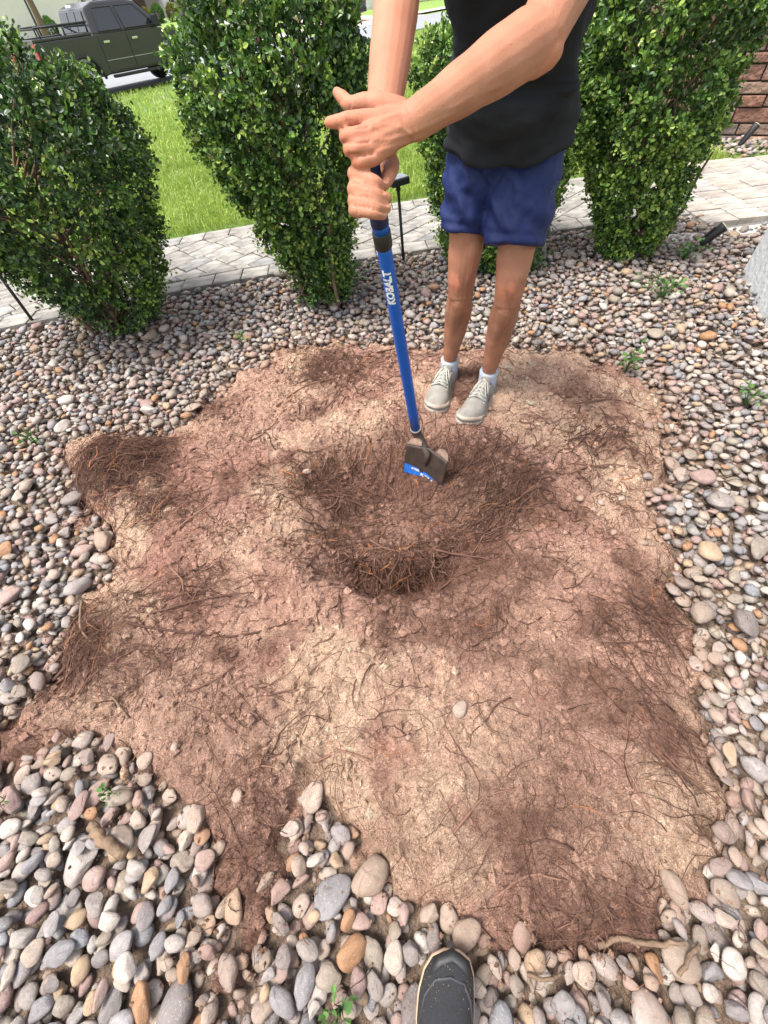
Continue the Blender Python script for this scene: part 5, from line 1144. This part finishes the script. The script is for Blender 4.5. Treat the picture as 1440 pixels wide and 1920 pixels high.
# ------------------------------------------------------------------ shoes
def shoe(root, kind, side):
    """local: x to the toe, z up; origin under the heel"""
    Ln = .295
    xs = np.array([0, .015, .05, .10, .15, .20, .235, .265, .285, .295]); wo = np.array([.012, .028, .037, .036, .039, .047, .048, .041, .026, .008])
    cyl = np.array([0, 0, 0, .002, .004, .004, .001, -.004, -.008, -.010])*side
    def wid(x): return np.interp(x, xs, wo)
    def cyo(x): return np.interp(x, xs, cyl)
    if kind != 'man': wo = np.array([.012, .028, .037, .038, .044, .051, .051, .046, .035, .015])
    xv = np.concatenate([np.linspace(.0, .03, 6), np.linspace(.04, .25, 22), np.linspace(.255, Ln, 9)])
    # sole
    mS = M['shoe_sole'] if kind == 'man' else M['cream_sole']; V = []
    prof = [(0, .90), (.004, 1.0), (.014, 1.03), (.024, 1.05), (.029, 1.0)]
    rng_ = [(x, 1) for x in xv]+[(x, -1) for x in xv[::-1]]
    for zz_, sc in prof:
        for x, s_ in rng_:
            spring = .016*max(0, (x-.2)/.095)**2
            V.append((x*1.0+(x-.15)*(sc-1)*.35, cyo(x)+s_*wid(x)*sc*(1.06 if kind == 'man' else .975), zz_+spring))
    n_ = len(rng_); F = [(j*n_+i, j*n_+(i+1) % n_, (j+1)*n_+(i+1) % n_, (j+1)*n_+i) for j in range(len(prof)-1) for i in range(n_)]
    me = bpy.data.meshes.new('sole'); me.from_pydata([tuple(v) for v in V], [], F+[tuple(range(n_))[::-1], tuple(range((len(prof)-1)*n_, len(prof)*n_))]); me.polygons.foreach_set('use_smooth', np.ones(len(me.polygons), bool)); me.update()
    link('sole', me, mS, root)
    # upper: arch sections
    hz = np.array([.075, .082, .085, .078, .086, .070, .058, .048, .037, .020]) if kind == 'man' else np.array([.07, .08, .085, .08, .078, .066, .057, .050, .041, .026])
    V = []; na = 23
    for x in xv:
        hgt = np.interp(x, xs, hz); w_ = wid(x)*.985; spring = .016*max(0, (x-.2)/.095)**2
        top_w = 1.0
        for a_ in np.linspace(0, math.pi, na):
            c_, s_ = math.cos(a_), math.sin(a_)
            y_ = cyo(x)+w_*math.copysign(abs(c_)**.8, c_)*(1-.22*s_**2*(x < .17)); z_ = .022+spring+hgt*s_**.75
            crease = .0025*math.sin(x*260)*math.exp(-((x-.215)/.02)**2)*s_
            if .01 < x < .105:      # collar opening: drop the middle into the shoe
                op = math.exp(-(((x-.055)/.040)**4))*max(0, 1-abs(c_)/.62)**.5; z_ -= .055*op
            V.append((x, y_, z_+crease))
    F = [(j*na+i, j*na+i+1, (j+1)*na+i+1, (j+1)*na+i) for j in range(len(xv)-1) for i in range(na-1)]
    V.append((-.002, 0, .05)); b0 = len(V)-1; F += [(b0, i+1, i) for i in range(na-1)]
    e0 = (len(xv)-1)*na; V.append((Ln+.002, cyo(Ln), .045)); F += [(b0+1, e0+i, e0+i+1) for i in range(na-1)]
    me = bpy.data.meshes.new('upper'); me.from_pydata(V, [], F); me.polygons.foreach_set('use_smooth', np.ones(len(me.polygons), bool)); me.update()
    up = link('upper', me, M['shoe'] if kind == 'man' else M['knit'], root)
    def surf(x, q, lift=.002):
        hgt = np.interp(x, xs, hz); w_ = wid(x)*.985; a_ = math.pi/2-q*math.pi/2; c_, s_ = math.cos(a_), math.sin(a_); spring = .016*max(0, (x-.2)/.095)**2
        return np.array([x, cyo(x)+w_*math.copysign(abs(c_)**.8, c_)*(1-.22*s_**2*(x < .17)), .022+spring+hgt*s_**.75+lift])
    if kind == 'man':
        # toe bumper overlay
        mB = MB()
        mB.tube([surf(x, q, -.004) for x, q in ((.215, .86), (.25, .80), (.277, .62), (.289, .25), (.291, 0), (.289, -.25), (.277, -.62), (.25, -.80), (.215, -.86))], [.005, .009, .010, .009, .009, .009, .010, .009, .005], 8).build('toe_guard', M['shoe_sole'], root, True)
        # tongue and eyestay, laces
        V = [surf(x, q, .004+.004*(1-abs(q)/.36)) for x in np.linspace(.092, .20, 10) for q in np.linspace(-.36, .36, 7)]
        for k in range(7): V[k] = V[k]+np.array([-.012, 0, .016])
        link('tongue', np_mesh('tongue', V, [(j*7+i, j*7+i+1, (j+1)*7+i+1, (j+1)*7+i) for j in range(9) for i in range(6)]), M['shoe'], root)
        m_ = MB(); ex = np.linspace(.118, .196, 6)
        for k in range(6):
            q = .38
            m_.tube([surf(ex[k], -q, .004), surf(ex[k]+.001, 0, .013), surf(ex[k], q, .004)], .0022, 6)
            if k < 5:
                m_.tube([surf(ex[k], -q, .005), surf((ex[k]+ex[k+1])/2, 0, .013), surf(ex[k+1], q, .005)], .0022, 6); m_.tube([surf(ex[k], q, .005), surf((ex[k]+ex[k+1])/2, 0, .015), surf(ex[k+1], -q, .005)], .0022, 6)
        kx = surf(.116, 0, .016)
        for s_ in (-1, 1):
            m_.tube([kx, surf(.125, s_*.3, .018), surf(.15, s_*.52, .012), surf(.155, s_*.62, .006), surf(.13, s_*.5, .013), kx], .0024, 6)
            m_.tube([kx, surf(.128, s_*.15, .018), surf(.16, s_*.34, .014), surf(.185, s_*.42, .010)], .0022, 6)
        m_.ball(kx, (.006, .006, .005)); m_.build('laces', M['lace'], root, True)
        for s_ in (-1, 1):
            for k in range(6): MB().ball(surf(ex[k], s_*.42, .002), (.003, .003, .0025), 8, 6).build('eyelet', M['grey_rubber'], root, True)
            P0 = [surf(x, s_*.50, .003) for x in np.linspace(.10, .205, 8)]; P1 = [surf(x, s_*.38, .003) for x in np.linspace(.10, .205, 8)]
            link('eyestay', np_mesh('eyestay', P0+P1, [(i, i+1, 9+i, 8+i) for i in range(7)]), M['lace'], root)
        # dark tick on the outer side
        pts = [(.118, .80), (.150, .84), (.175, .74), (.180, .70), (.150, .76), (.128, .72)]
        V = [surf(x, side*q, .003) for x, q in pts]; link('side_mark', np_mesh('side_mark', V, [(0, 1, 4, 5), (1, 2, 3, 4)]), M['black_mark'], root)
        # sock
        MB().tube([(.062, 0, .05), (.058, 0, .085), (.056, 0, .105), (.055, 0, .122)], [.036, .0345, .0345, .0355], 24).build('sock', M['sock'], root, True)
    else:
        mB = MB(); mB.tube([surf(x, q, -.004) for x, q in ((.268, .5), (.284, .35), (.292, 0), (.284, -.35), (.268, -.5))], [.006, .010, .012, .010, .006], 8).build('toe_guard', M['rubber'], root, True)
        mB = MB(); mB.tube([surf(x, q, .0) for x, q in ((.205, .72), (.24, .56), (.262, .32), (.268, 0), (.262, -.32), (.24, -.56), (.205, -.72))], .0028, 6).build('toe_band', M['grey_rubber'], root, True)
        m_ = MB(); m_.tube([surf(x, q, .003) for x, q in ((.10, .46), (.15, .40), (.182, .32), (.192, 0), (.182, -.32), (.15, -.40), (.10, -.46))], .005, 8).build('lace_cage', M['grey_rubber'], root, True)
        m_ = MB(); m_.tube([surf(x, q, .003) for x, q in ((.172, .24), (.176, 0), (.172, -.24))], .004, 8).build('loop', M['grey_rubber'], root, True)
        V = [surf(x, q, .005) for x in np.linspace(.09, .165, 8) for q in np.linspace(-.24, .24, 6)]
        link('tongue', np_mesh('tongue', V, [(j*6+i, j*6+i+1, (j+1)*6+i+1, (j+1)*6+i) for j in range(7) for i in range(5)]), M['knit'], root)
        for k in range(4):
            x = .105+.018*k; MB().tube([surf(x, -.34, .006), surf(x, 0, .012), surf(x, .34, .006)], .0026, 6).build('lace', M['rubber'], root, True)
        MB().tube([(.062, 0, .05), (.058, 0, .10), (.055, 0, .16)], [.036, .036, .04], 24).build('sock', M['rubber'], root, True)
        # grains of soil stuck to the toe
        r = np.random.default_rng(8); m_ = MB()
        for k in range(70):
            x = .2+.088*r.random()**.6; q = r.uniform(-.8, .8); p = surf(x, q, .0005); s_ = r.uniform(.0004, .0011)
            bmesh.ops.create_icosphere(m_.bm, subdivisions=1, radius=s_, matrix=Matrix.Translation(Vector(p)))
        o = m_.build('soil_grains', mat('grain', (.22, .15, .10), .95), root); tag(o, kind='stuff')
def foot_ground(px, py): return float(Hs(*G(px, py, .02)[:2]))
for nm, ank, toe, side in (('R', ankR, (812, 770), 1), ('L', ankL, (872, 794), -1)):
    tp = G(toe[0], toe[1], .04); d_ = tp[:2]-ank[:2]; an = math.atan2(d_[1], d_[0])
    if False: pass
    rt = empty('shoe', (0, 0, 0)); gz = ank[2]-.115
    rt.location = (ank[0]-math.cos(an)*.064, ank[1]-math.sin(an)*.064, gz); rt.rotation_euler = (0, 0, an); rt.scale = (1.12, 1.12, 1.05)
    shoe(rt, 'man', -1 if nm == 'R' else 1)
    up = [c_ for c_ in rt.children if c_.name.startswith('upper')][0]; bpy.context.view_layer.update(); mw = rt.matrix_world.copy()
    for c_ in list(rt.children):
        if c_ is not up: c_.parent = up
    up.parent = person; up.matrix_local = mw; up.name = 'shoe'; bpy.data.objects.remove(rt)
    tag(up, 'worn grey sneaker nearer the shovel' if nm == 'R' else 'worn grey sneaker on the foot farther from the shovel')
toe = G(837, 1772, .05); toe2 = G(835, 1920, .05); d_ = toe-toe2; an = math.atan2(d_[1], d_[0])+.03
ps = empty('shoe', (toe[0]-math.cos(an)*.30, toe[1]-math.sin(an)*.30, .012)); ps.rotation_euler = (0, -.02, an); shoe(ps, 'photo', 1)
tag(ps, 'black knit shoe with cream sole edge at the bottom of the picture', 'shoe')
# ------------------------------------------------------------------ pickup truck
PM = {'paint': mat('dark_green_paint', (.044, .040, .042), .30, .3, noise=(3, (.044, .040, .043), .5), Coat_Weight=.5, Coat_Roughness=.08), 'glass': mat('tinted_glass', (.02, .024, .028), .06, spec=.9), 'black': mat('black_plastic', (.014, .014, .015), .55), 'tyre': mat('tyre', (.018, .018, .018), .85, bump=(60, .3, .01)),
      'rim': mat('rim', (.45, .45, .46), .3, .9), 'chrome': mat('chrome', (.75, .75, .76), .12, 1), 'red': mat('tail_lamp', (.35, .02, .02), .25), 'lampw': mat('head_lamp', (.7, .72, .74), .15), 'bedliner': mat('bed_liner', (.012, .012, .013), .8), 'silver': mat('silver_trim', (.45, .47, .46), .3, .6)}
def wheel(parent, x, y, r_, w_, tag_='wheel'):
    t = MB(); sgn = 1 if y > 0 else -1
    t.tube([(x, y-w_/2, r_), (x, y-w_/2+.03, r_), (x, y+w_/2-.03, r_), (x, y+w_/2, r_)], [r_*.88, r_, r_, r_*.88], 28); wo_ = t.build('wheel', PM['tyre'], parent, True)
    rm = MB(); rm.tube([(x, y+sgn*w_*.45, r_), (x, y+sgn*(w_*.5+.012), r_)], [r_*.66, r_*.62], 24)
    ro = rm.build('rim', PM['rim'], wo_, False)
    hb_ = MB()
    for k in range(6):
        a_ = k*math.pi/3; hb_.tube([(x, y+sgn*(w_*.5+.02), r_), (x+math.cos(a_)*r_*.55, y+sgn*(w_*.5+.02), r_+math.sin(a_)*r_*.55)], [.06, .035], 6)
    hb_.build('spokes', PM['silver'], wo_, True)
def pickup(loc, heading, sc):
    rt = empty('pickup_truck', loc, heading, sc); tag(rt, 'dark green crew cab pickup truck parked at the lawn edge', 'pickup truck')
    W = .98; RWX, FWX, WR = 1.22, 4.85, .40
    def arch(cx, r_, n_=10): return [(cx+r_*math.cos(a_), .40+r_*math.sin(a_)) for a_ in np.linspace(math.pi, 0, n_)]
    # lower body side profile with wheel arches (x, z)
    low_ = [(.05, .52)]+arch(RWX, .50)+[(1.9, .44), (FWX-.56, .44)]+arch(FWX, .50)+[(5.72, .50), (5.80, .62), (5.80, .95), (5.70, 1.12), (4.15, 1.27), (1.86, 1.30), (.05, 1.30)]
    bm = MB(); bm.prism(low_, 'y', -W, W); body = bm.build('body', PM['paint'], rt, False, .035)
    # bed cavity: dark liner set proud on top
    MB().box((.12, -W+.09, 1.302), (1.80, W-.09, 1.306)).build('bed_floor', PM['bedliner'], rt)
    for s_ in (-1, 1): MB().box((.06, s_*W-(.1 if s_ > 0 else 0), 1.30), (1.84, s_*W+(.1 if s_ < 0 else 0), 1.36), .02).build('bed_rail', PM['paint'], rt)
    MB().box((.02, -W+.04, .62), (.10, W-.04, 1.36), .02).build('tailgate', PM['paint'], rt)
    # cab upper with tumblehome
    cabp = [(1.86, 1.28), (1.98, 1.82), (2.35, 1.93), (3.35, 1.93), (3.75, 1.86), (4.45, 1.27)]
    b2 = bmesh.new(); V0 = []; V1 = []
    for x, z in cabp:
        y = W-.03-.20*(z-1.28)/.65; V0.append(b2.verts.new((x, -y, z))); V1.append(b2.verts.new((x, y, z)))
    n_ = len(cabp)
    for i in range(n_): b2.faces.new((V0[i], V0[(i+1) % n_], V1[(i+1) % n_], V1[i]))
    b2.faces.new(V0[::-1]); b2.faces.new(V1); mb = MB(); mb.bm.free(); mb.bm = b2; mb.build('cab', PM['paint'], rt, False, .05)
    def yat(z): return W-.03-.20*(z-1.28)/.65
    for s_ in (-1, 1):
        for nm, q in (('rear_side_window', [(2.12, 1.34), (2.90, 1.34), (2.86, 1.80), (2.22, 1.80)]), ('front_side_window', [(3.02, 1.34), (4.12, 1.34), (3.62, 1.80), (2.98, 1.80)])):
            P = [(x, s_*(yat(z)+.006), z) for x, z in q]; m_ = MB(); m_.quad(*P); fr_ = m_.build(nm, PM['glass'], rt)
            m_ = MB(); PP = [Vector(p)+Vector((0, s_*.004, 0)) for p in P]; m_.tube(PP+[PP[0]], .014, 5, False).build('window_trim', PM['black'], fr_)
        for x0, x1, hx in ((1.98, 2.95, 2.12), (2.97, 4.16, 3.12)):
            dr = MB().box((x0, s_*W-.0, .50) if s_ > 0 else (x0, s_*W-.012, .50), (x1, s_*W+.012, 1.285) if s_ > 0 else (x1, s_*W, 1.285), .010).build('door', PM['paint'], rt)
            MB().box((hx-.02, s_*(W+.03)-.018, 1.10), (hx+.18, s_*(W+.03)+.018, 1.15), .008).build('handle', PM['chrome'], dr)
            MB().box((x0+.01, s_*(W+.012)-.004, .735), (x1-.01, s_*(W+.012)+.004, .748)).build('crease', PM['silver'], dr)
        for cx in (RWX, FWX):
            m_ = MB(); m_.tube([(cx+.505*math.cos(a_), s_*(W+.015), .40+.505*math.sin(a_)) for a_ in np.linspace(-.05, math.pi+.05, 16)], .045, 8).build('wheel_flare', PM['black'], rt, True)
        MB().box((2.0, s_*(W+.06)-.09, .36), (4.30, s_*(W+.06)+.09, .43), .02).build('running_board', PM['black'], rt)
        MB().box((4.02, s_*(W+.12)-.11, 1.30), (4.16, s_*(W+.12)+.11, 1.55), .03).build('mirror', PM['black'], rt)
        MB().box((-.005, s_*(W-.10)-.07, .85), (.03, s_*(W-.10)+.07, 1.28), .01).build('tail_lamp', PM['red'], rt)
        MB().box((5.70, s_*(W-.22)-.17, .92), (5.83, s_*(W-.22)+.17, 1.10), .02).build('headlight', PM['lampw'], rt)
        MB().box((4.30, s_*(W+.004)-.008, .90), (4.52, s_*(W+.004)+.008, .96), .003).build('badge', PM['silver'], rt)
        wheel(rt, RWX, s_*(W-.16), WR, .27); wheel(rt, FWX, s_*(W-.16), WR, .27)
    def tri_at(p): return p
    P = [(1.87, -.70, 1.36), (1.87, .70, 1.36), (1.965, .64, 1.77), (1.965, -.64, 1.77)]; P = [(x-.016, y, z) for x, y, z in P]; m_ = MB(); m_.quad(*P); rw = m_.build('rear_window', PM['glass'], rt)
    for y in (-.24, .24): MB().tube([(1.855, y, 1.37), (1.945, y*.96, 1.76)], .012, 5).build('window_bar', PM['black'], rw)
    MB().box((1.955, -.16, 1.84), (2.0, .16, 1.90), .01).build('brake_lamp', PM['lampw'], rt)
    P = [(3.80, -.72, 1.83), (3.80, .72, 1.83), (4.41, .82, 1.31), (4.41, -.82, 1.31)]; P = [(x+.02, y, z+.012) for x, y, z in P]; m_ = MB(); m_.quad(*P).build('windscreen', PM['glass'], rt)
    MB().box((5.78, -.55, .66), (5.84, .55, 1.02), .02).build('grille', PM['chrome'], rt)
    MB().box((5.70, -W+.02, .44), (5.92, W-.02, .62), .03).build('front_bumper', PM['chrome'], rt)
    MB().box((-.12, -W+.05, .46), (.06, W-.05, .62), .03).build('rear_bumper', PM['chrome'], rt)
    # ladder rack / tonneau bars over the bed
    for x in (.30, 1.05, 1.78): MB().tube([(x, -W+.06, 1.36), (x, -W+.06, 1.54), (x, W-.06, 1.54), (x, W-.06, 1.36)], .022, 8).build('bed_bar', PM['black'], rt, True)
    for s_ in (-1, 1): MB().tube([(.22, s_*(W-.06), 1.56), (1.84, s_*(W-.06), 1.56)], .022, 8).build('bed_bar', PM['black'], rt, True)
    MB().tube([(4.75, W-.25, 1.2), (4.72, W-.25, 1.62)], .006, 5).build('antenna', PM['black'], rt)
    return rt
hd_t = math.radians(90-42)
# rear wheel contact (near side) lands at picture (188,180)
TS = 1.0; c = G(182, 184, -.58); fx = np.array([math.cos(hd_t), math.sin(hd_t)]); rx_ = np.array([math.sin(hd_t), -math.cos(hd_t)])
org = c[:2]-fx*1.22*TS-rx_*.82*TS
pickup((org[0], org[1], -.58), hd_t, TS)
# ------------------------------------------------------------------ suv across the street
def suv(loc, heading):
    rt = empty('suv', loc, heading); tag(rt, 'dark grey suv standing on the pink driveway across the street', 'car')
    W = .92; pm = mat('grey_paint', (.045, .052, .06), .25, .4, Coat_Weight=.6)
    def arch(cx, r_, n_=9): return [(cx+r_*math.cos(a_), .34+r_*math.sin(a_)) for a_ in np.linspace(math.pi, 0, n_)]
    low_ = [(.02, .42), (.35, .30)]+arch(.85, .41)+[(3.1, .26)]+arch(3.65, .41)+[(4.4, .32), (4.55, .55), (4.45, .85), (3.35, 1.05), (.10, 1.08), (0, .8)]
    MB().prism(low_, 'y', -W, W).build('body', pm, rt, False, .06)
    cabp = [(.12, 1.05), (.45, 1.60), (1.0, 1.68), (2.2, 1.66), (2.75, 1.55), (3.5, 1.03)]
    b2 = bmesh.new(); V0 = []; V1 = []
    for x, z in cabp:
        y = W-.04-.18*(z-1.05)/.6; V0.append(b2.verts.new((x, -y, z))); V1.append(b2.verts.new((x, y, z)))
    for i in range(6): b2.faces.new((V0[i], V0[(i+1) % 6], V1[(i+1) % 6], V1[i]))
    b2.faces.new(V0[::-1]); b2.faces.new(V1); mb = MB(); mb.bm.free(); mb.bm = b2; mb.build('cabin', pm, rt, False, .06)
    for s_ in (-1, 1):
        P = [(.55, s_*(W-.05), 1.12), (3.2, s_*(W-.05), 1.12), (2.65, s_*(W-.165), 1.5), (.75, s_*(W-.165), 1.55)]; m_ = MB(); m_.quad(*P).build('side_window', PM['glass'], rt)
        MB().box((-.01, s_*(W-.14)-.13, .82), (.06, s_*(W-.14)+.13, 1.0), .02).build('tail_lamp', PM['red'], rt)
        MB().box((4.32, s_*(W-.2)-.14, .68), (4.5, s_*(W-.2)+.14, .80), .02).build('headlight', PM['lampw'], rt)
        for x in (.85, 3.65): wheel(rt, x, s_*(W-.12), .34, .22)
        for x0, x1 in ((1.0, 2.0), (2.02, 3.1)): MB().box((x0, s_*W-.006, .42), (x1, s_*W+.006, 1.04), .005).build('door', pm, rt)
    P = [(.13, -.70, 1.12), (.13, .70, 1.12), (.42, .60, 1.52), (.42, -.60, 1.52)]; P = [(x-.03, y, z) for x, y, z in P]; m_ = MB(); m_.quad(*P).build('rear_window', PM['glass'], rt)
    MB().box((-.06, -W+.05, .38), (.08, W-.05, .58), .04).build('rear_bumper', PM['black'], rt)
c = G(670, 37, -.40); 
def gz_(p): return float(terr(np.array(p[0]), np.array(p[1])))+.03
hv = math.atan2(RN[1], RN[0])
for z in range(4): c = G(670, 37, gz_(c))
fx = np.array([math.cos(hv), math.sin(hv)]); lx_ = np.array([-math.sin(hv), math.cos(hv)])
org = c[:2]-fx*.85+lx_*.86
suv((org[0], org[1], gz_(org)), hv)
# ------------------------------------------------------------------ houses across the street
HM = {'cream': mat('cream_wall', (.82, .75, .71), .9, noise=(2, (.76, .70, .66), .5), bump=(30, .3, .01)), 'tanw': mat('tan_wall', (.40, .34, .31), .9, bump=(30, .3, .01)), 'white': mat('white_trim', (.68, .64, .60), .8), 'tile': mat('roof_tile', (.30, .15, .10), .8, bump=(12, .8, .05)),
      'dark': mat('dark_pane_glass', (.05, .055, .06), .1, spec=.8), 'redd': mat('red_garage', (.27, .085, .05), .6), 'brownd': mat('brown_door', (.12, .07, .05), .6)}  # window panes are plain dark glass
def house(label, t0, t1, s0, s1, zb, kind):
    p = road_pt(t0, s0); rt = empty('house', (p[0], p[1], zb), math.atan2(RD[1], RD[0])); tag(rt, label, 'house')
    Lh = t1-t0; D = s1-s0
    w_ = MB()
    if kind == 'porch':
        PF = .60
        MB().box((0, 0, -.4), (Lh*.60, D, 3.0)).build('wall', HM['cream'], rt); MB().box((Lh*.60, 2.2, -.4), (Lh, D, 3.0)).build('wall', HM['tanw'], rt)
        MB().box((Lh*.60, -.2, -.4), (Lh, 2.2, .10)).build('porch_floor', HM['white'], rt); MB().box((Lh*.60, -.3, 2.7), (Lh+.2, 2.2, 3.0)).build('porch_beam', HM['white'], rt)
        for x in np.linspace(Lh*.61, Lh-.4, 5):
            c_ = MB().box((x, -.1, .1), (x+.42, .32, 2.7), .02).build('column', HM['white'], rt); MB().box((x-.06, -.16, .1), (x+.48, .38, .95), .02).build('column_base', HM['white'], c_)
        for x in (Lh*.66, Lh*.85):
            f_ = MB().box((x-.08, 2.12, .75), (x+1.08, 2.2, 2.35), .01).build('window_frame', HM['white'], rt)
            for k in range(2): MB().box((x+.04+.5*k, 2.10, .83), (x+.46+.5*k, 2.118, 2.27)).build('pane', HM['dark'], f_)
        d_ = MB().box((Lh*.76, 2.14, .10), (Lh*.76+1, 2.2, 2.25), .01).build('door', HM['brownd'], rt); MB().ball((Lh*.76+.88, 2.1, 1.1), .04).build('handle', PM['chrome'], d_)
        g_ = MB().box((Lh*.05, -.03, -.1), (Lh*.05+.9, .01, 2.2), .01).build('window_frame', HM['white'], rt); MB().box((Lh*.05+.08, -.05, .9), (Lh*.05+.82, -.031, 2.1)).build('pane', HM['dark'], g_)
        MB().tube([(Lh*.595, -.06, -.2), (Lh*.595, -.06, 2.9)], .05, 8).build('downpipe', HM['white'], rt)
    else:
        MB().box((0, 0, -.4), (Lh, D, 3.0)).build('wall', HM['cream'], rt)
        g_ = MB().box((Lh*.1, -.04, -.1), (Lh*.1+4.9, .02, 2.3)).build('garage_door', HM['redd'], rt)
        for k in range(4): MB().box((Lh*.1+.03, -.06, -.08+.59*k), (Lh*.1+4.87, -.041, .47+.59*k), .012).build('panel', HM['redd'], g_)
        f_ = MB().box((Lh*.7, -.05, .8), (Lh*.7+1.6, .02, 2.2), .01).build('window_frame', HM['white'], rt)
        for k in range(2): MB().box((Lh*.7+.08+.76*k, -.07, .88), (Lh*.7+.76+.76*k, -.051, 2.12)).build('pane', HM['dark'], f_)
    b2 = bmesh.new(); e = .5; A = [b2.verts.new(v) for v in ((-e, -e, 3.0), (Lh+e, -e, 3.0), (Lh+e, D+e, 3.0), (-e, D+e, 3.0))]; R1 = b2.verts.new((D*.5, D*.5, 5.2)); R2 = b2.verts.new((Lh-D*.5, D*.5, 5.2))
    b2.faces.new((A[0], A[1], R2, R1)); b2.faces.new((A[1], A[2], R2)); b2.faces.new((A[2], A[3], R1, R2)); b2.faces.new((A[3], A[0], R1)); b2.faces.new(A[::-1])
    mb = MB(); mb.bm.free(); mb.bm = b2; mb.build('roof', HM['tile'], rt)
    return rt
house('cream house with porch columns across the street behind the pickup', -8, 20.5, 22, 33, .26, 'porch')
house('cream house with red garage door behind the grey suv', 31.5, 47, 18, 29, -.38, 'garage')
def round_bush(label, px, py, s_at, r_, seed, mt):
    d_ = ray(px, py)      # walk the ray to the given distance from the road
    t = (s_at+RP@RN)/(d_[0]*RN[0]+d_[1]*RN[1]); p = O3+d_*t; zb = float(terr(np.array(p[0]), np.array(p[1])))-.05
    rt = empty('bush', (p[0], p[1], zb)); tag(rt, label, 'bush', 'small bushes in front of the porch house'); r = np.random.default_rng(seed); n_ = 900
    a_ = r.normal(0, 1, (n_, 3)); a_ /= np.linalg.norm(a_, axis=1, keepdims=True); P = a_*r_*(.7+.3*r.random((n_, 1)))*np.array([1, 1, 1.15])+np.array([0, 0, r_*1.05])
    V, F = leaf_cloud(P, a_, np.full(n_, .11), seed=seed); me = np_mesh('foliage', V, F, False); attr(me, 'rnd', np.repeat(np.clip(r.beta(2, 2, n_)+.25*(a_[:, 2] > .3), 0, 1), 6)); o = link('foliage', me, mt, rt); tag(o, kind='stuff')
    MB().tube([(0, 0, -.2), (0, 0, r_)], .04, 6).build('stem', M['bark'], rt)
yb = leaf_mat('yellow_bush_leaf', [(0, (.05, .07, .015)), (.5, (.16, .17, .03)), (1, (.38, .33, .06))], .2, .6, .3)
for lb, px, py, r_, mt in (('yellowish round bush by the truck bonnet', 274, 30, .33, yb), ('dark green round bush next to the porch column', 298, 32, .38, M['weed']), ('yellow-tipped round bush between the porch columns', 325, 29, .36, yb), ('round bush at the far end of the porch', 355, 26, .36, yb), ('low green bush behind the truck bed', 90, 44, .38, M['weed'])):
    round_bush(lb, px, py, 21.0, r_, px, mt)
# young street tree and its stake
def far_pt(px, py, s_at):
    d_ = ray(px, py); t = (s_at+RP@RN)/(d_[0]*RN[0]+d_[1]*RN[1]); p = O3+d_*t; return np.array([p[0], p[1], float(terr(np.array(p[0]), np.array(p[1])))])
p = far_pt(74, 40, 14); rt = empty('tree', p); tag(rt, 'young street tree with grey trunk across the street', 'tree')
MB().tube([(0, 0, -.3), (.02, 0, 1.2), (-.03, .02, 2.4), (.0, 0, 3.4)], [.19, .15, .12, .07], 10).build('trunk', M['bark'], rt, True)
r = np.random.default_rng(3); n_ = 5000; a_ = r.normal(0, 1, (n_, 3)); a_ /= np.linalg.norm(a_, axis=1, keepdims=True); P = a_*1.7*(r.random((n_, 1))**.5)*np.array([1, 1, .9])*(.75+.4*fbm(a_[:, :1]*3+5, a_[:, 2:]*3, 2))+np.array([0, 0, 4.0])
V, F = leaf_cloud(P, a_, np.full(n_, .16), seed=4); me = np_mesh('crown', V, F, False); attr(me, 'rnd', np.repeat(r.random(n_), 6)); o = link('crown', me, M['leaf'], rt); tag(o, kind='stuff')
for k in range(7):
    a0 = k*.9; MB().tube([(0, 0, 2.3+.15*k), (math.cos(a0)*.6, math.sin(a0)*.6, 3.2+.15*k), (math.cos(a0)*1.1, math.sin(a0)*1.1, 3.7+.15*k)], [.05, .03, .012], 6, False).build('branch', M['bark'], rt, True)
p = far_pt(65, 40, 12); st_ = MB().tube([(0, 0, -.3), (0, 0, 3.2)], [.05, .045], 8); st_.ball((0, 0, 3.22), .055, 8, 6); o = st_.build('sign_post', M['rubber'], None, True); o.location = p; tag(o, 'thin dark post beside the young street tree', 'post')
